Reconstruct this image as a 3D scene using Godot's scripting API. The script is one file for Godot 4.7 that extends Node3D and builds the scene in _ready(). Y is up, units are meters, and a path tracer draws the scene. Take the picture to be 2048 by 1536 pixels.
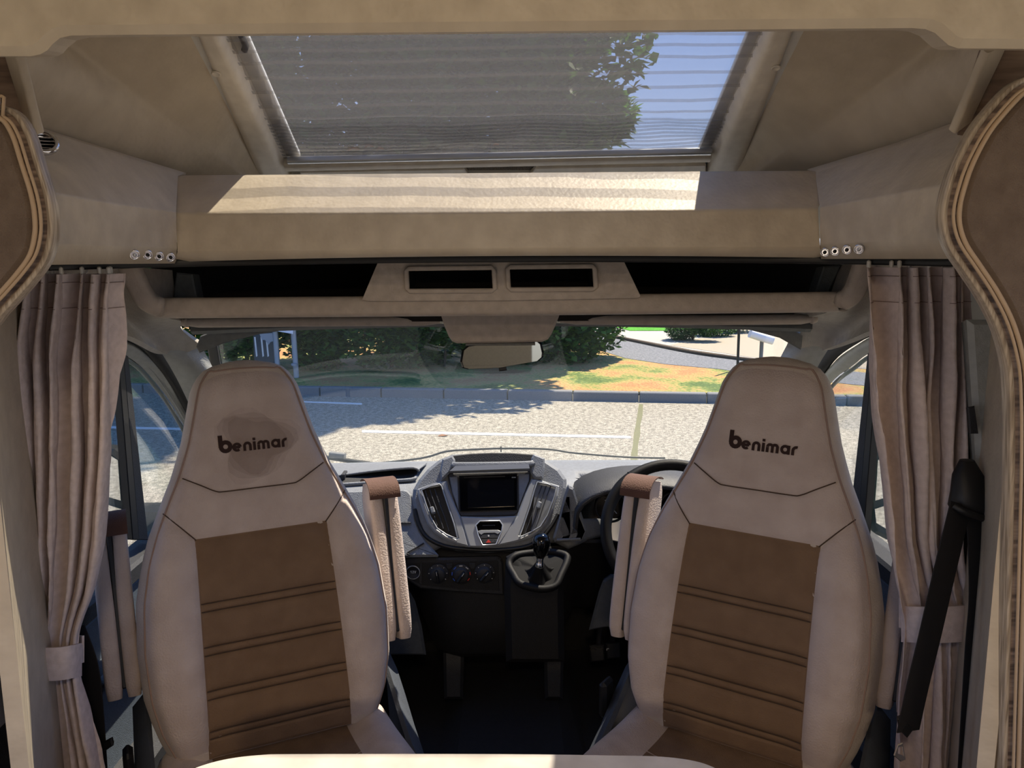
extends Node3D
# Cab of a motorhome seen from its living area. Metres, y up, the floor at y = 0, the cab lies towards -z.

const F := 1657.0
const GROUND := -0.60
var CB: Basis
var CP := Vector3(0, 1.5, 0)
var M := {}
var taken := {}
var rng := RandomNumberGenerator.new()

# ------------------------------------------------------------------ points
func ray(px: float, py: float) -> Vector3:
	return CB * Vector3((px - 1024.0) / F, (768.0 - py) / F, -1.0)
func at(px: float, py: float, d: float) -> Vector3:        # on the upright plane d metres ahead
	var r := ray(px, py)
	return CP + r * (-d / r.z)
func on_y(px: float, py: float, y: float) -> Vector3:      # on a level plane
	var r := ray(px, py)
	return CP + r * ((y - CP.y) / r.y)
func on_x(px: float, py: float, x: float) -> Vector3:      # on a plane across x
	var r := ray(px, py)
	return CP + r * (x / r.x)
func on_plane(px: float, py: float, p0: Vector3, n: Vector3) -> Vector3:
	var r := ray(px, py)
	return CP + r * ((p0 - CP).dot(n) / r.dot(n))
func ats(list: Array) -> PackedVector3Array:
	var o := PackedVector3Array()
	for p in list: o.append(at(p[0], p[1], p[2]))
	return o

# ------------------------------------------------------------------ mesh tools
func start() -> SurfaceTool:
	var st := SurfaceTool.new()
	st.begin(Mesh.PRIMITIVE_TRIANGLES)
	st.set_smooth_group(-1)
	return st
func tri(st: SurfaceTool, a: Vector3, b: Vector3, c: Vector3) -> void:
	if (b - a).cross(c - a).length_squared() < 1e-16: return
	st.add_vertex(a); st.add_vertex(b); st.add_vertex(c)
func quad(st: SurfaceTool, a: Vector3, b: Vector3, c: Vector3, d: Vector3) -> void:
	tri(st, a, b, c); tri(st, a, c, d)
func done(st: SurfaceTool) -> ArrayMesh:
	st.generate_normals()
	st.index()
	return st.commit()

func newell(p: PackedVector3Array) -> Vector3:
	var n := Vector3.ZERO
	for i in p.size():
		n += p[i].cross(p[(i + 1) % p.size()])
	return n.normalized()

func clip_ears(p: PackedVector2Array) -> PackedInt32Array:
	var out := PackedInt32Array()
	var idx := []
	for i in p.size(): idx.append(i)
	var area := 0.0
	for i in p.size(): area += p[i].cross(p[(i + 1) % p.size()])
	if area < 0: idx.reverse()
	var guard := 0
	while idx.size() > 3 and guard < 20000:
		guard += 1
		var best := -1
		for k in idx.size():
			var a: Vector2 = p[idx[(k + idx.size() - 1) % idx.size()]]
			var b: Vector2 = p[idx[k]]
			var c: Vector2 = p[idx[(k + 1) % idx.size()]]
			if (b - a).cross(c - b) <= 1e-12: continue
			var ok := true
			for j in idx:
				var q: Vector2 = p[j]
				if q.distance_squared_to(a) < 1e-14 or q.distance_squared_to(b) < 1e-14 or q.distance_squared_to(c) < 1e-14: continue
				if (b - a).cross(q - a) >= -1e-12 and (c - b).cross(q - b) >= -1e-12 and (a - c).cross(q - c) >= -1e-12:
					ok = false
					break
			if ok:
				best = k
				break
		if best < 0: best = 0
		out.append(idx[(best + idx.size() - 1) % idx.size()]); out.append(idx[best]); out.append(idx[(best + 1) % idx.size()])
		idx.remove_at(best)
	if idx.size() == 3:
		for j in idx: out.append(j)
	return out

# a flat board from a 3D outline: t thick (away from `toward`), chamfered front edge, optional hole
func plate(outline: PackedVector3Array, t: float, bevel := 0.0, toward = null, hole := PackedVector3Array()) -> ArrayMesh:
	var st := start()
	var n := newell(outline)
	var c := Vector3.ZERO
	for q in outline: c += q
	c /= outline.size()
	var to: Vector3 = CP if toward == null else toward
	if n.dot(to - c) < 0: n = -n
	var ux: Vector3 = n.cross(Vector3.UP) if absf(n.y) < 0.9 else n.cross(Vector3.RIGHT)
	ux = ux.normalized()
	var uy := n.cross(ux)
	var flat := func(p: PackedVector3Array) -> PackedVector2Array:
		var o := PackedVector2Array()
		for q in p: o.append(Vector2((q - c).dot(ux), (q - c).dot(uy)))
		return o
	var o2: PackedVector2Array = flat.call(outline)
	var h2: PackedVector2Array = flat.call(hole)
	if Geometry2D.is_polygon_clockwise(o2): o2.reverse()
	if h2.size() and Geometry2D.is_polygon_clockwise(h2): h2.reverse()
	var inset := func(p: PackedVector2Array, b: float) -> PackedVector2Array:
		var o := PackedVector2Array()
		var m := p.size()
		for i in m:
			var e1 := (p[i] - p[(i + m - 1) % m]).normalized()
			var e2 := (p[(i + 1) % m] - p[i]).normalized()
			var n1 := Vector2(-e1.y, e1.x)
			var n2 := Vector2(-e2.y, e2.x)
			var bi := (n1 + n2)
			bi = bi.normalized() if bi.length() > 1e-4 else n1
			o.append(p[i] + bi * b / maxf(0.5, bi.dot(n1)))
		return o
	var up := func(q: Vector2, z: float) -> Vector3: return c + ux * q.x + uy * q.y + n * z
	var of: PackedVector2Array = inset.call(o2, bevel) if bevel > 0 else o2
	var hf: PackedVector2Array = inset.call(h2, -bevel) if bevel > 0 and h2.size() else h2
	var face := of
	if hf.size():
		var bi := 0
		var bj := 0
		var bd := 1e9
		for i in of.size():
			for j in hf.size():
				var d := of[i].distance_squared_to(hf[j])
				if d < bd: bd = d; bi = i; bj = j
		face = PackedVector2Array()
		for k in of.size() + 1: face.append(of[(bi + k) % of.size()])
		for k in hf.size() + 1: face.append(hf[(bj - k + 2 * hf.size()) % hf.size()])
	var ids := clip_ears(face)
	for k in range(0, ids.size(), 3):
		var a: Vector3 = up.call(face[ids[k]], 0.0)
		var b: Vector3 = up.call(face[ids[k + 1]], 0.0)
		var d: Vector3 = up.call(face[ids[k + 2]], 0.0)
		tri(st, a, d, b)
		tri(st, a - n * t, b - n * t, d - n * t)
	for pair in [[o2, of, 1], [h2, hf, -1]]:
		var p: PackedVector2Array = pair[0]
		var f: PackedVector2Array = pair[1]
		for i in p.size():
			var j := (i + 1) % p.size()
			var a0: Vector3 = up.call(p[i], -bevel); var a1: Vector3 = up.call(p[j], -bevel)
			if bevel > 0: quad(st, up.call(f[i], 0.0), up.call(f[j], 0.0), a1, a0)
			quad(st, a0, a1, up.call(f[j] if bevel > 0 else p[j], -t), up.call(f[i] if bevel > 0 else p[i], -t))
	return done(st)

# a smooth sheet from rows of points; with t > 0 it gets a back t metres behind and closed edges
func sheet(rows: Array, t := 0.0, toward = null, closed := false) -> ArrayMesh:
	var st := start()
	var nr := rows.size()
	var nc: int = rows[0].size()
	var c := Vector3.ZERO
	var sn := Vector3.ZERO
	var nor := []
	for i in nr:
		var line := PackedVector3Array()
		for j in nc:
			var du: Vector3 = rows[i][mini(j + 1, nc - 1)] - rows[i][maxi(j - 1, 0)]
			if closed: du = rows[i][(j + 1) % nc] - rows[i][(j + nc - 1) % nc]
			var dv: Vector3 = rows[mini(i + 1, nr - 1)][j] - rows[maxi(i - 1, 0)][j]
			var n := du.cross(dv).normalized()
			line.append(n)
			sn += n
			c += rows[i][j]
		nor.append(line)
	c /= nr * nc
	var to: Vector3 = CP if toward == null else toward
	var sg := 1.0 if sn.dot(to - c) >= 0 else -1.0
	st.set_smooth_group(0)
	var last := nc if closed else nc - 1
	for i in nr - 1:
		for j in last:
			var k := (j + 1) % nc
			quad(st, rows[i][j], rows[i][k], rows[i + 1][k], rows[i + 1][j])
	if t > 0:
		var back := []
		for i in nr:
			var line := PackedVector3Array()
			for j in nc: line.append(rows[i][j] - nor[i][j] * sg * t)
			back.append(line)
		st.set_smooth_group(1)
		for i in nr - 1:
			for j in last:
				var k := (j + 1) % nc
				quad(st, back[i][k], back[i][j], back[i + 1][j], back[i + 1][k])
		st.set_smooth_group(-1)
		for j in last:
			var k := (j + 1) % nc
			quad(st, rows[0][j], back[0][j], back[0][k], rows[0][k])
			quad(st, rows[nr - 1][k], back[nr - 1][k], back[nr - 1][j], rows[nr - 1][j])
		if not closed:
			for i in nr - 1:
				quad(st, rows[i + 1][0], back[i + 1][0], back[i][0], rows[i][0])
				quad(st, rows[i][nc - 1], back[i][nc - 1], back[i + 1][nc - 1], rows[i + 1][nc - 1])
	return done(st)

# closed rings joined along a path, caps at both ends
func loft(rings: Array, caps := true, smooth := true) -> ArrayMesh:
	var st := start()
	st.set_smooth_group(0 if smooth else -1)
	var nc: int = rings[0].size()
	for i in rings.size() - 1:
		for j in nc:
			var k := (j + 1) % nc
			quad(st, rings[i][j], rings[i][k], rings[i + 1][k], rings[i + 1][j])
	if caps:
		st.set_smooth_group(-1)
		for e in [0, rings.size() - 1]:
			var c := Vector3.ZERO
			for q in rings[e]: c += q
			c /= nc
			for j in nc:
				if e == 0: tri(st, c, rings[e][(j + 1) % nc], rings[e][j])
				else: tri(st, c, rings[e][j], rings[e][(j + 1) % nc])
	return done(st)

func smooth_path(p: Array, per := 8, closed := false) -> PackedVector3Array:
	var o := PackedVector3Array()
	var m := p.size()
	var segs := m if closed else m - 1
	for i in segs:
		var a: Vector3 = p[(i - 1 + m) % m] if closed or i > 0 else p[0]
		var b: Vector3 = p[i]
		var c: Vector3 = p[(i + 1) % m]
		var d: Vector3 = p[(i + 2) % m] if closed or i + 2 < m else p[m - 1]
		for k in per: o.append(b.cubic_interpolate(c, a, d, float(k) / per))
	if not closed: o.append(p[m - 1])
	return o

# sweep a 2D profile (x across, y along `up`) along a path
func sweep(path: PackedVector3Array, prof: PackedVector2Array, up := Vector3.UP, closed := false, smooth := true, scales := PackedFloat32Array()) -> ArrayMesh:
	var rings := []
	var m := path.size()
	for i in m:
		var a := path[(i - 1 + m) % m] if closed or i > 0 else path[0]
		var b := path[(i + 1) % m] if closed or i < m - 1 else path[m - 1]
		var tg := (b - a).normalized()
		var side := tg.cross(up)
		side = side.normalized() if side.length() > 1e-4 else tg.cross(Vector3.BACK).normalized()
		var u := side.cross(tg).normalized()
		var s := scales[i] if scales.size() else 1.0
		var ring := PackedVector3Array()
		for q in prof: ring.append(path[i] + side * q.x * s + u * q.y * s)
		rings.append(ring)
	if closed: rings.append(rings[0])
	return loft(rings, not closed, smooth)
func circle(r: float, seg := 12, ry := -1.0) -> PackedVector2Array:
	var o := PackedVector2Array()
	for k in seg: o.append(Vector2(cos(TAU * k / seg) * r, sin(TAU * k / seg) * (r if ry < 0 else ry)))
	return o
func rect2(w: float, h: float) -> PackedVector2Array:
	return PackedVector2Array([Vector2(-w / 2, -h / 2), Vector2(w / 2, -h / 2), Vector2(w / 2, h / 2), Vector2(-w / 2, h / 2)])
func rrect2(w: float, h: float, r: float, seg := 4) -> PackedVector2Array:
	var o := PackedVector2Array()
	for k in 4:
		var cx := (w / 2 - r) * (1 if k == 0 or k == 3 else -1)
		var cy := (h / 2 - r) * (1 if k < 2 else -1)
		for s in seg + 1:
			var a := PI / 2 * (k + float(s) / seg)
			o.append(Vector2(cx + cos(a) * r, cy + sin(a) * r))
	return o
func tube(path: PackedVector3Array, r: float, seg := 10, closed := false) -> ArrayMesh:
	return sweep(path, circle(r, seg), Vector3(0.13, 0.97, 0.2).normalized(), closed)
func lathe(prof: Array, seg: int, x: Transform3D, caps := true) -> ArrayMesh:    # Vector2(radius, height along the local y)
	var rings := []
	for p in prof:
		var ring := PackedVector3Array()
		for k in seg: ring.append(x * Vector3(cos(TAU * k / seg) * p.x, p.y, sin(TAU * k / seg) * p.x))
		rings.append(ring)
	return loft(rings, caps)
# chamfered box
func cbox(x: Transform3D, s: Vector3, b := 0.004) -> ArrayMesh:
	var st := start()
	var h := s / 2
	b = minf(b, minf(h.x, minf(h.y, h.z)) * 0.9)
	var i := h - Vector3(b, b, b)
	for ax in 3:
		var u := (ax + 1) % 3
		var v := (ax + 2) % 3
		for sg in [-1.0, 1.0]:
			var f := func(a: float, d: float) -> Vector3:
				var p := Vector3.ZERO
				p[ax] = h[ax] * sg; p[u] = i[u] * a; p[v] = i[v] * d
				return x * p
			quad(st, f.call(-1, -1), f.call(1, -1), f.call(1, 1), f.call(-1, 1))
		for su in [-1.0, 1.0]:
			for sv in [-1.0, 1.0]:
				var g := func(w: float, on_u: bool) -> Vector3:
					var p := Vector3.ZERO
					p[ax] = i[ax] * w
					p[u] = (h[u] if on_u else i[u]) * su
					p[v] = (i[v] if on_u else h[v]) * sv
					return x * p
				quad(st, g.call(-1, true), g.call(1, true), g.call(1, false), g.call(-1, false))
	for sx in [-1.0, 1.0]:
		for sy in [-1.0, 1.0]:
			for sz in [-1.0, 1.0]:
				tri(st, x * Vector3(h.x * sx, i.y * sy, i.z * sz), x * Vector3(i.x * sx, h.y * sy, i.z * sz), x * Vector3(i.x * sx, i.y * sy, h.z * sz))
	return done(st)
func box(lo: Vector3, hi: Vector3, b := 0.004) -> ArrayMesh:
	return cbox(Transform3D(Basis(), (lo + hi) / 2), (hi - lo).abs(), b)
func lerp_table(t: Array, v: float) -> float:       # smooth look-up in [[v, value], ...]
	if v <= t[0][0]: return t[0][1]
	for i in t.size() - 1:
		if v <= t[i + 1][0]:
			var a: float = t[maxi(i - 1, 0)][1]
			var d: float = t[mini(i + 2, t.size() - 1)][1]
			return cubic_interpolate(t[i][1], t[i + 1][1], a, d, (v - t[i][0]) / (t[i + 1][0] - t[i][0]))
	return t[t.size() - 1][1]
func lin_table(t: Array, v: float) -> float:
	if v <= t[0][0]: return t[0][1]
	for i in t.size() - 1:
		if v <= t[i + 1][0]: return lerpf(t[i][1], t[i + 1][1], (v - t[i][0]) / (t[i + 1][0] - t[i][0]))
	return t[t.size() - 1][1]

# ------------------------------------------------------------------ nodes
func numbered(n: String) -> String:
	if not taken.has(n):
		taken[n] = 0
		return n
	taken[n] += 1
	return "%s_%03d" % [n, taken[n]]
func thing(called: String, label: String, category: String, where: Vector3, group := "") -> Node3D:
	var o := Node3D.new()
	o.name = numbered(called)
	add_child(o)
	o.position = where
	o.set_meta("label", label)
	o.set_meta("category", category)
	if group: o.set_meta("group", group)
	return o
func part(called: String, mesh: Mesh, m: Material, parent: Node3D, label := "") -> MeshInstance3D:   # mesh in world coordinates
	var o := MeshInstance3D.new()
	o.name = called
	o.mesh = mesh
	o.material_override = m
	parent.add_child(o, true)
	o.global_transform = Transform3D()
	if label: o.set_meta("label", label)
	return o
func lpart(called: String, mesh: Mesh, m: Material, parent: Node3D, x := Transform3D(), label := "") -> MeshInstance3D:   # mesh in the parent's coordinates
	var o := MeshInstance3D.new()
	o.name = called
	o.mesh = mesh
	o.material_override = m
	parent.add_child(o, true)
	o.transform = x
	if label: o.set_meta("label", label)
	return o
func solo(called: String, mesh: Mesh, m: Material, label: String, category: String, group := "") -> MeshInstance3D:
	var o := MeshInstance3D.new()
	o.name = numbered(called)
	o.mesh = mesh
	o.material_override = m
	add_child(o)
	o.set_meta("label", label)
	o.set_meta("category", category)
	if group: o.set_meta("group", group)
	return o
func struct(called: String, mesh: Mesh, m: Material, label := "", category := "") -> MeshInstance3D:
	var o := MeshInstance3D.new()
	o.name = numbered(called)
	o.mesh = mesh
	o.material_override = m
	add_child(o)
	o.set_meta("kind", "structure")
	if label: o.set_meta("label", label)
	if category: o.set_meta("category", category)
	return o

# ------------------------------------------------------------------ materials
func noise_image(size: int, freq: float, octaves: int, sd: int, kind := FastNoiseLite.TYPE_SIMPLEX_SMOOTH) -> Image:
	var n := FastNoiseLite.new()
	n.noise_type = kind
	n.frequency = freq
	n.seed = sd
	n.fractal_octaves = octaves
	return n.get_seamless_image(size, size)
func ramp(src: Image, stops: Array) -> ImageTexture:     # grey image to colours: [[value, Color], ...]
	var w := src.get_width()
	var h := src.get_height()
	src.convert(Image.FORMAT_L8)
	var d := src.get_data()
	var table := []
	for v in 256:
		var f := v / 255.0
		var c: Color = stops[stops.size() - 1][1]
		for i in stops.size() - 1:
			if f <= stops[i + 1][0]:
				c = (stops[i][1] as Color).lerp(stops[i + 1][1], clampf((f - stops[i][0]) / (stops[i + 1][0] - stops[i][0]), 0, 1))
				break
		table.append([int(c.r * 255), int(c.g * 255), int(c.b * 255)])
	var o := PackedByteArray()
	o.resize(w * h * 3)
	for i in w * h:
		var e: Array = table[d[i]]
		o[i * 3] = e[0]; o[i * 3 + 1] = e[1]; o[i * 3 + 2] = e[2]
	return ImageTexture.create_from_image(Image.create_from_data(w, h, false, Image.FORMAT_RGB8, o))
func bump(size: int, freq: float, octaves: int, sd: int, strength: float, kind := FastNoiseLite.TYPE_SIMPLEX_SMOOTH) -> ImageTexture:
	var im := noise_image(size, freq, octaves, sd, kind)
	im.convert(Image.FORMAT_RGBA8)
	im.bump_map_to_normal_map(strength)
	return ImageTexture.create_from_image(im)
func mat(c: Color, rough := 0.6, metal := 0.0) -> StandardMaterial3D:
	var m := StandardMaterial3D.new()
	m.albedo_color = c
	m.roughness = rough
	m.metallic = metal
	m.cull_mode = BaseMaterial3D.CULL_DISABLED
	return m
func rgb(r: int, g: int, b: int) -> Color:
	return Color(r / 255.0, g / 255.0, b / 255.0)
func tri_tex(m: StandardMaterial3D, scale: Vector3, albedo: Texture2D = null, normal: Texture2D = null, ns := 1.0, world := true) -> StandardMaterial3D:
	m.uv1_triplanar = true
	m.uv1_world_triplanar = world
	m.uv1_scale = scale
	if albedo: m.albedo_texture = albedo
	if normal:
		m.normal_enabled = true
		m.normal_texture = normal
		m.normal_scale = ns
	return m
func glassy(c: Color, alpha: float, rough := 0.02) -> StandardMaterial3D:
	var m := mat(Color(c.r, c.g, c.b, alpha), rough)
	m.transparency = BaseMaterial3D.TRANSPARENCY_ALPHA
	return m

func make_materials() -> void:
	var grain := bump(256, 0.12, 2, 3, 3.0)
	var weave := bump(256, 0.2, 3, 5, 4.0)
	var soft := bump(256, 0.015, 3, 8, 6.0)
	var mott := ramp(noise_image(256, 0.02, 4, 11), [[0.0, rgb(226, 224, 222)], [1.0, rgb(255, 255, 255)]])
	var suede := ramp(noise_image(256, 0.012, 5, 21), [[0.0, rgb(224, 220, 217)], [0.5, rgb(240, 238, 237)], [1.0, rgb(255, 255, 255)]])
	M.cream = tri_tex(mat(rgb(208, 195, 174), 0.5), Vector3(3, 3, 3), mott, grain, 0.15)
	M.rail = tri_tex(mat(rgb(240, 232, 218), 0.45), Vector3(4, 4, 4), mott, null)
	M.headliner = tri_tex(mat(rgb(196, 190, 180), 0.9), Vector3(6, 6, 6), mott, weave, 0.6)
	M.console = tri_tex(mat(rgb(190, 178, 166), 0.6), Vector3(6, 6, 6), mott, grain, 0.25)
	M.pillar = tri_tex(mat(rgb(178, 180, 175), 0.55), Vector3(8, 8, 8), mott, grain, 0.3)
	M.trim_grey = tri_tex(mat(rgb(112, 113, 110), 0.6), Vector3(8, 8, 8), mott, grain, 0.3)
	M.rubber = mat(rgb(18, 18, 20), 0.7)
	M.black = mat(rgb(16, 16, 18), 0.5)
	M.black_felt = tri_tex(mat(rgb(34, 30, 28), 0.95), Vector3(8, 8, 8), mott, weave, 0.5)
	M.gloss_black = mat(rgb(8, 8, 10), 0.08)
	M.screen = mat(rgb(20, 20, 22), 0.06)
	M.print = mat(rgb(190, 190, 190), 0.6)
	M.red_print = mat(rgb(200, 50, 40), 0.5)
	M.blue_print = mat(rgb(50, 90, 200), 0.5)
	M.dash = tri_tex(mat(rgb(118, 122, 127), 0.62), Vector3(9, 9, 9), mott, grain, 0.6)
	M.dash_dark = tri_tex(mat(rgb(42, 43, 47), 0.6), Vector3(9, 9, 9), mott, grain, 0.5)
	M.dash_black = tri_tex(mat(rgb(22, 22, 25), 0.65), Vector3(9, 9, 9), mott, grain, 0.5)
	M.kick = tri_tex(mat(rgb(72, 77, 84), 0.6), Vector3(9, 9, 9), mott, grain, 0.4)
	M.silver = tri_tex(mat(rgb(150, 153, 157), 0.42, 0.35), Vector3(20, 20, 20), null, grain, 0.12)
	M.bright = mat(rgb(205, 208, 212), 0.3, 0.6)
	M.chrome = mat(rgb(225, 225, 228), 0.12, 1.0)
	M.leather = tri_tex(mat(rgb(18, 18, 20), 0.55), Vector3(14, 14, 14), null, weave, 0.4)
	M.leather.metallic_specular = 0.3
	M.gaiter = mat(rgb(14, 14, 16), 0.7)
	M.gaiter.metallic_specular = 0.25
	M.door = tri_tex(mat(rgb(74, 84, 96), 0.6), Vector3(9, 9, 9), mott, grain, 0.4)
	M.seat = tri_tex(mat(rgb(204, 190, 184), 0.9), Vector3(4, 4, 4), suede, weave, 0.35)
	M.seat_side = tri_tex(mat(rgb(202, 190, 180), 0.9), Vector3(4, 4, 4), suede, weave, 0.35)
	M.brown = tri_tex(mat(rgb(128, 103, 80), 0.85), Vector3(5, 5, 5), suede, weave, 0.35)
	M.cap = tri_tex(mat(rgb(92, 64, 54), 0.85), Vector3(5, 5, 5), suede, weave, 0.35)
	M.thread = mat(rgb(74, 58, 46), 0.9)
	M.piping = mat(rgb(150, 128, 118), 0.9)
	M.letter = mat(rgb(48, 28, 24), 0.85)
	M.damp = glassy(rgb(118, 92, 82), 0.07, 0.9)
	M.cushion_shell = tri_tex(mat(rgb(70, 76, 86), 0.6), Vector3(9, 9, 9), mott, grain, 0.4)
	for k in ["seat", "seat_side", "brown", "cap"]:
		M[k].rim_enabled = true
		M[k].rim = 0.35
		M[k].rim_tint = 0.5
	M.curtain = tri_tex(mat(rgb(232, 216, 212), 0.9), Vector3(10, 10, 10), mott, weave, 0.25)
	M.curtain.backlight_enabled = true
	M.curtain.backlight = Color(0.4, 0.37, 0.36)
	M.hook = mat(rgb(215, 210, 200), 0.5)
	M.belt = tri_tex(mat(rgb(20, 18, 20), 0.8), Vector3(30, 30, 30), null, weave, 0.5)
	M.pad = tri_tex(mat(rgb(112, 96, 82), 0.8), Vector3(8, 8, 8), suede, weave, 0.6)
	M.pad_trim = mat(rgb(176, 152, 124), 0.6)
	var wood := noise_image(256, 0.03, 4, 31)
	M.wood = tri_tex(mat(Color.WHITE, 0.5), Vector3(1.2, 14, 1.2), ramp(wood.duplicate(), [[0.2, rgb(92, 74, 60)], [0.5, rgb(132, 110, 92)], [0.8, rgb(158, 136, 116)]]))
	M.wood_edge = tri_tex(mat(Color.WHITE, 0.35), Vector3(30, 1.5, 30), ramp(wood.duplicate(), [[0.2, rgb(132, 118, 102)], [0.5, rgb(168, 154, 136)], [0.8, rgb(192, 178, 160)]]))
	M.table = tri_tex(mat(rgb(238, 232, 224), 0.35), Vector3(2, 2, 2), mott)
	M.carpet = tri_tex(mat(rgb(30, 29, 31), 0.95), Vector3(12, 12, 12), suede, weave, 0.8)
	M.felt = tri_tex(mat(Color.WHITE, 0.95), Vector3(9, 9, 9), ramp(noise_image(256, 0.09, 3, 41), [[0.3, rgb(122, 116, 108)], [0.6, rgb(160, 154, 146)]]), weave, 0.4)
	M.glass = glassy(rgb(150, 185, 170), 0.10)
	M.glass_side = glassy(rgb(110, 150, 140), 0.12)
	M.acrylic = glassy(rgb(120, 130, 140), 0.10)
	M.mesh = glassy(rgb(140, 137, 140), 0.38, 0.9)
	M.mesh.backlight_enabled = true
	M.mesh.backlight = Color(0.35, 0.35, 0.35)
	M.mirror = mat(rgb(235, 238, 240), 0.02, 1.0)
	M.white_paint = mat(rgb(225, 226, 228), 0.3)
	# outdoors: aggregate is a random grain with a little clumping
	var speck := noise_image(512, 0.08, 3, 51)
	speck.convert(Image.FORMAT_L8)
	var sd := speck.get_data()
	var grit := RandomNumberGenerator.new()
	grit.seed = 51
	for i in sd.size(): sd[i] = clampi(int(sd[i] * 0.45 + grit.randi_range(0, 255) * 0.55), 0, 255)
	speck = Image.create_from_data(512, 512, false, Image.FORMAT_L8, sd)
	M.road = tri_tex(mat(Color.WHITE, 0.9), Vector3(0.3, 0.3, 0.3), ramp(speck.duplicate(), [[0.28, rgb(92, 87, 76)], [0.5, rgb(136, 131, 118)], [0.72, rgb(180, 174, 158)]]), bump(512, 0.22, 3, 51, 6.0), 0.06)
	M.tarmac = tri_tex(mat(Color.WHITE, 0.9), Vector3(0.35, 0.35, 0.35), ramp(speck.duplicate(), [[0.25, rgb(84, 86, 90)], [0.5, rgb(112, 114, 118)], [0.75, rgb(144, 146, 150)]]), bump(512, 0.22, 3, 51, 6.0), 0.6)
	M.kerb = tri_tex(mat(Color.WHITE, 0.85), Vector3(1.6, 1.6, 1.6), ramp(speck.duplicate(), [[0.25, rgb(96, 96, 96)], [0.6, rgb(128, 128, 126)]]))
	M.paint = tri_tex(mat(Color.WHITE, 0.8), Vector3(1.1, 1.1, 1.1), ramp(speck.duplicate(), [[0.2, rgb(180, 178, 170)], [0.4, rgb(228, 227, 222)]]))
	M.weeds = tri_tex(mat(Color.WHITE, 0.95), Vector3(1.3, 1.3, 1.3), ramp(speck.duplicate(), [[0.3, rgb(84, 82, 66)], [0.7, rgb(128, 128, 84)]]))
	var turf := noise_image(512, 0.16, 4, 61)
	var patch := noise_image(512, 0.009, 4, 65)
	turf.convert(Image.FORMAT_L8)
	patch.convert(Image.FORMAT_L8)
	var td := turf.get_data()
	var pd := patch.get_data()
	for i in td.size(): td[i] = clampi(int(td[i] * 0.5 + (pd[i] - 128) * 1.1 + 64), 0, 255)
	M.lawn = tri_tex(mat(Color.WHITE, 0.95), Vector3(0.13, 0.13, 0.13), ramp(Image.create_from_data(512, 512, false, Image.FORMAT_L8, td), [[0.2, rgb(168, 118, 74)], [0.42, rgb(172, 140, 86)], [0.55, rgb(150, 142, 78)], [0.68, rgb(116, 128, 62)], [0.85, rgb(78, 100, 46)]]), bump(512, 0.3, 3, 62, 8.0), 0.35)
	M.grass_green = tri_tex(mat(Color.WHITE, 0.95), Vector3(0.5, 0.5, 0.5), ramp(noise_image(256, 0.1, 4, 63), [[0.3, rgb(72, 148, 24)], [0.7, rgb(96, 186, 34)]]), bump(256, 0.3, 3, 64, 8.0), 1.0)
	M.gravel = tri_tex(mat(Color.WHITE, 0.9), Vector3(1.0, 1.0, 1.0), ramp(noise_image(512, 0.12, 2, 71, FastNoiseLite.TYPE_CELLULAR), [[0.1, rgb(196, 192, 182)], [0.5, rgb(158, 154, 146)], [0.9, rgb(96, 94, 90)]]))
	M.paving = tri_tex(mat(Color.WHITE, 0.9), Vector3(0.8, 0.8, 0.8), ramp(speck.duplicate(), [[0.25, rgb(132, 122, 106)], [0.7, rgb(176, 164, 144)]]))
	M.bark = tri_tex(mat(rgb(92, 78, 64), 0.95), Vector3(3, 1, 3), suede, weave, 1.0)
	M.post = mat(rgb(150, 158, 166), 0.45, 0.4)
	M.board = mat(rgb(52, 56, 62), 0.5)
	M.leaf = mat(Color.WHITE, 0.6)
	M.leaf.vertex_color_use_as_albedo = true
	M.leaf.backlight_enabled = true
	M.leaf.backlight = Color(0.85, 0.95, 0.5)
	M.dry_leaf = mat(rgb(128, 88, 58), 0.85)
	M.shell = mat(rgb(220, 218, 212), 0.4)
	M.wall_in = tri_tex(mat(rgb(200, 186, 164), 0.6), Vector3(3, 3, 3), mott)
	M.floor_in = tri_tex(mat(Color.WHITE, 0.5), Vector3(8, 8, 1.0), ramp(wood.duplicate(), [[0.2, rgb(120, 94, 72)], [0.8, rgb(166, 138, 110)]]))
	M.lamp = mat(rgb(255, 244, 226), 0.4)
	M.lamp.emission_enabled = true
	M.lamp.emission = rgb(255, 236, 205)
	M.lamp.emission_energy_multiplier = 1.5

func shadows_on(n: Node) -> void:
	if n is GeometryInstance3D: n.cast_shadow = GeometryInstance3D.SHADOW_CASTING_SETTING_ON
	for c in n.get_children(): shadows_on(c)

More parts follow.
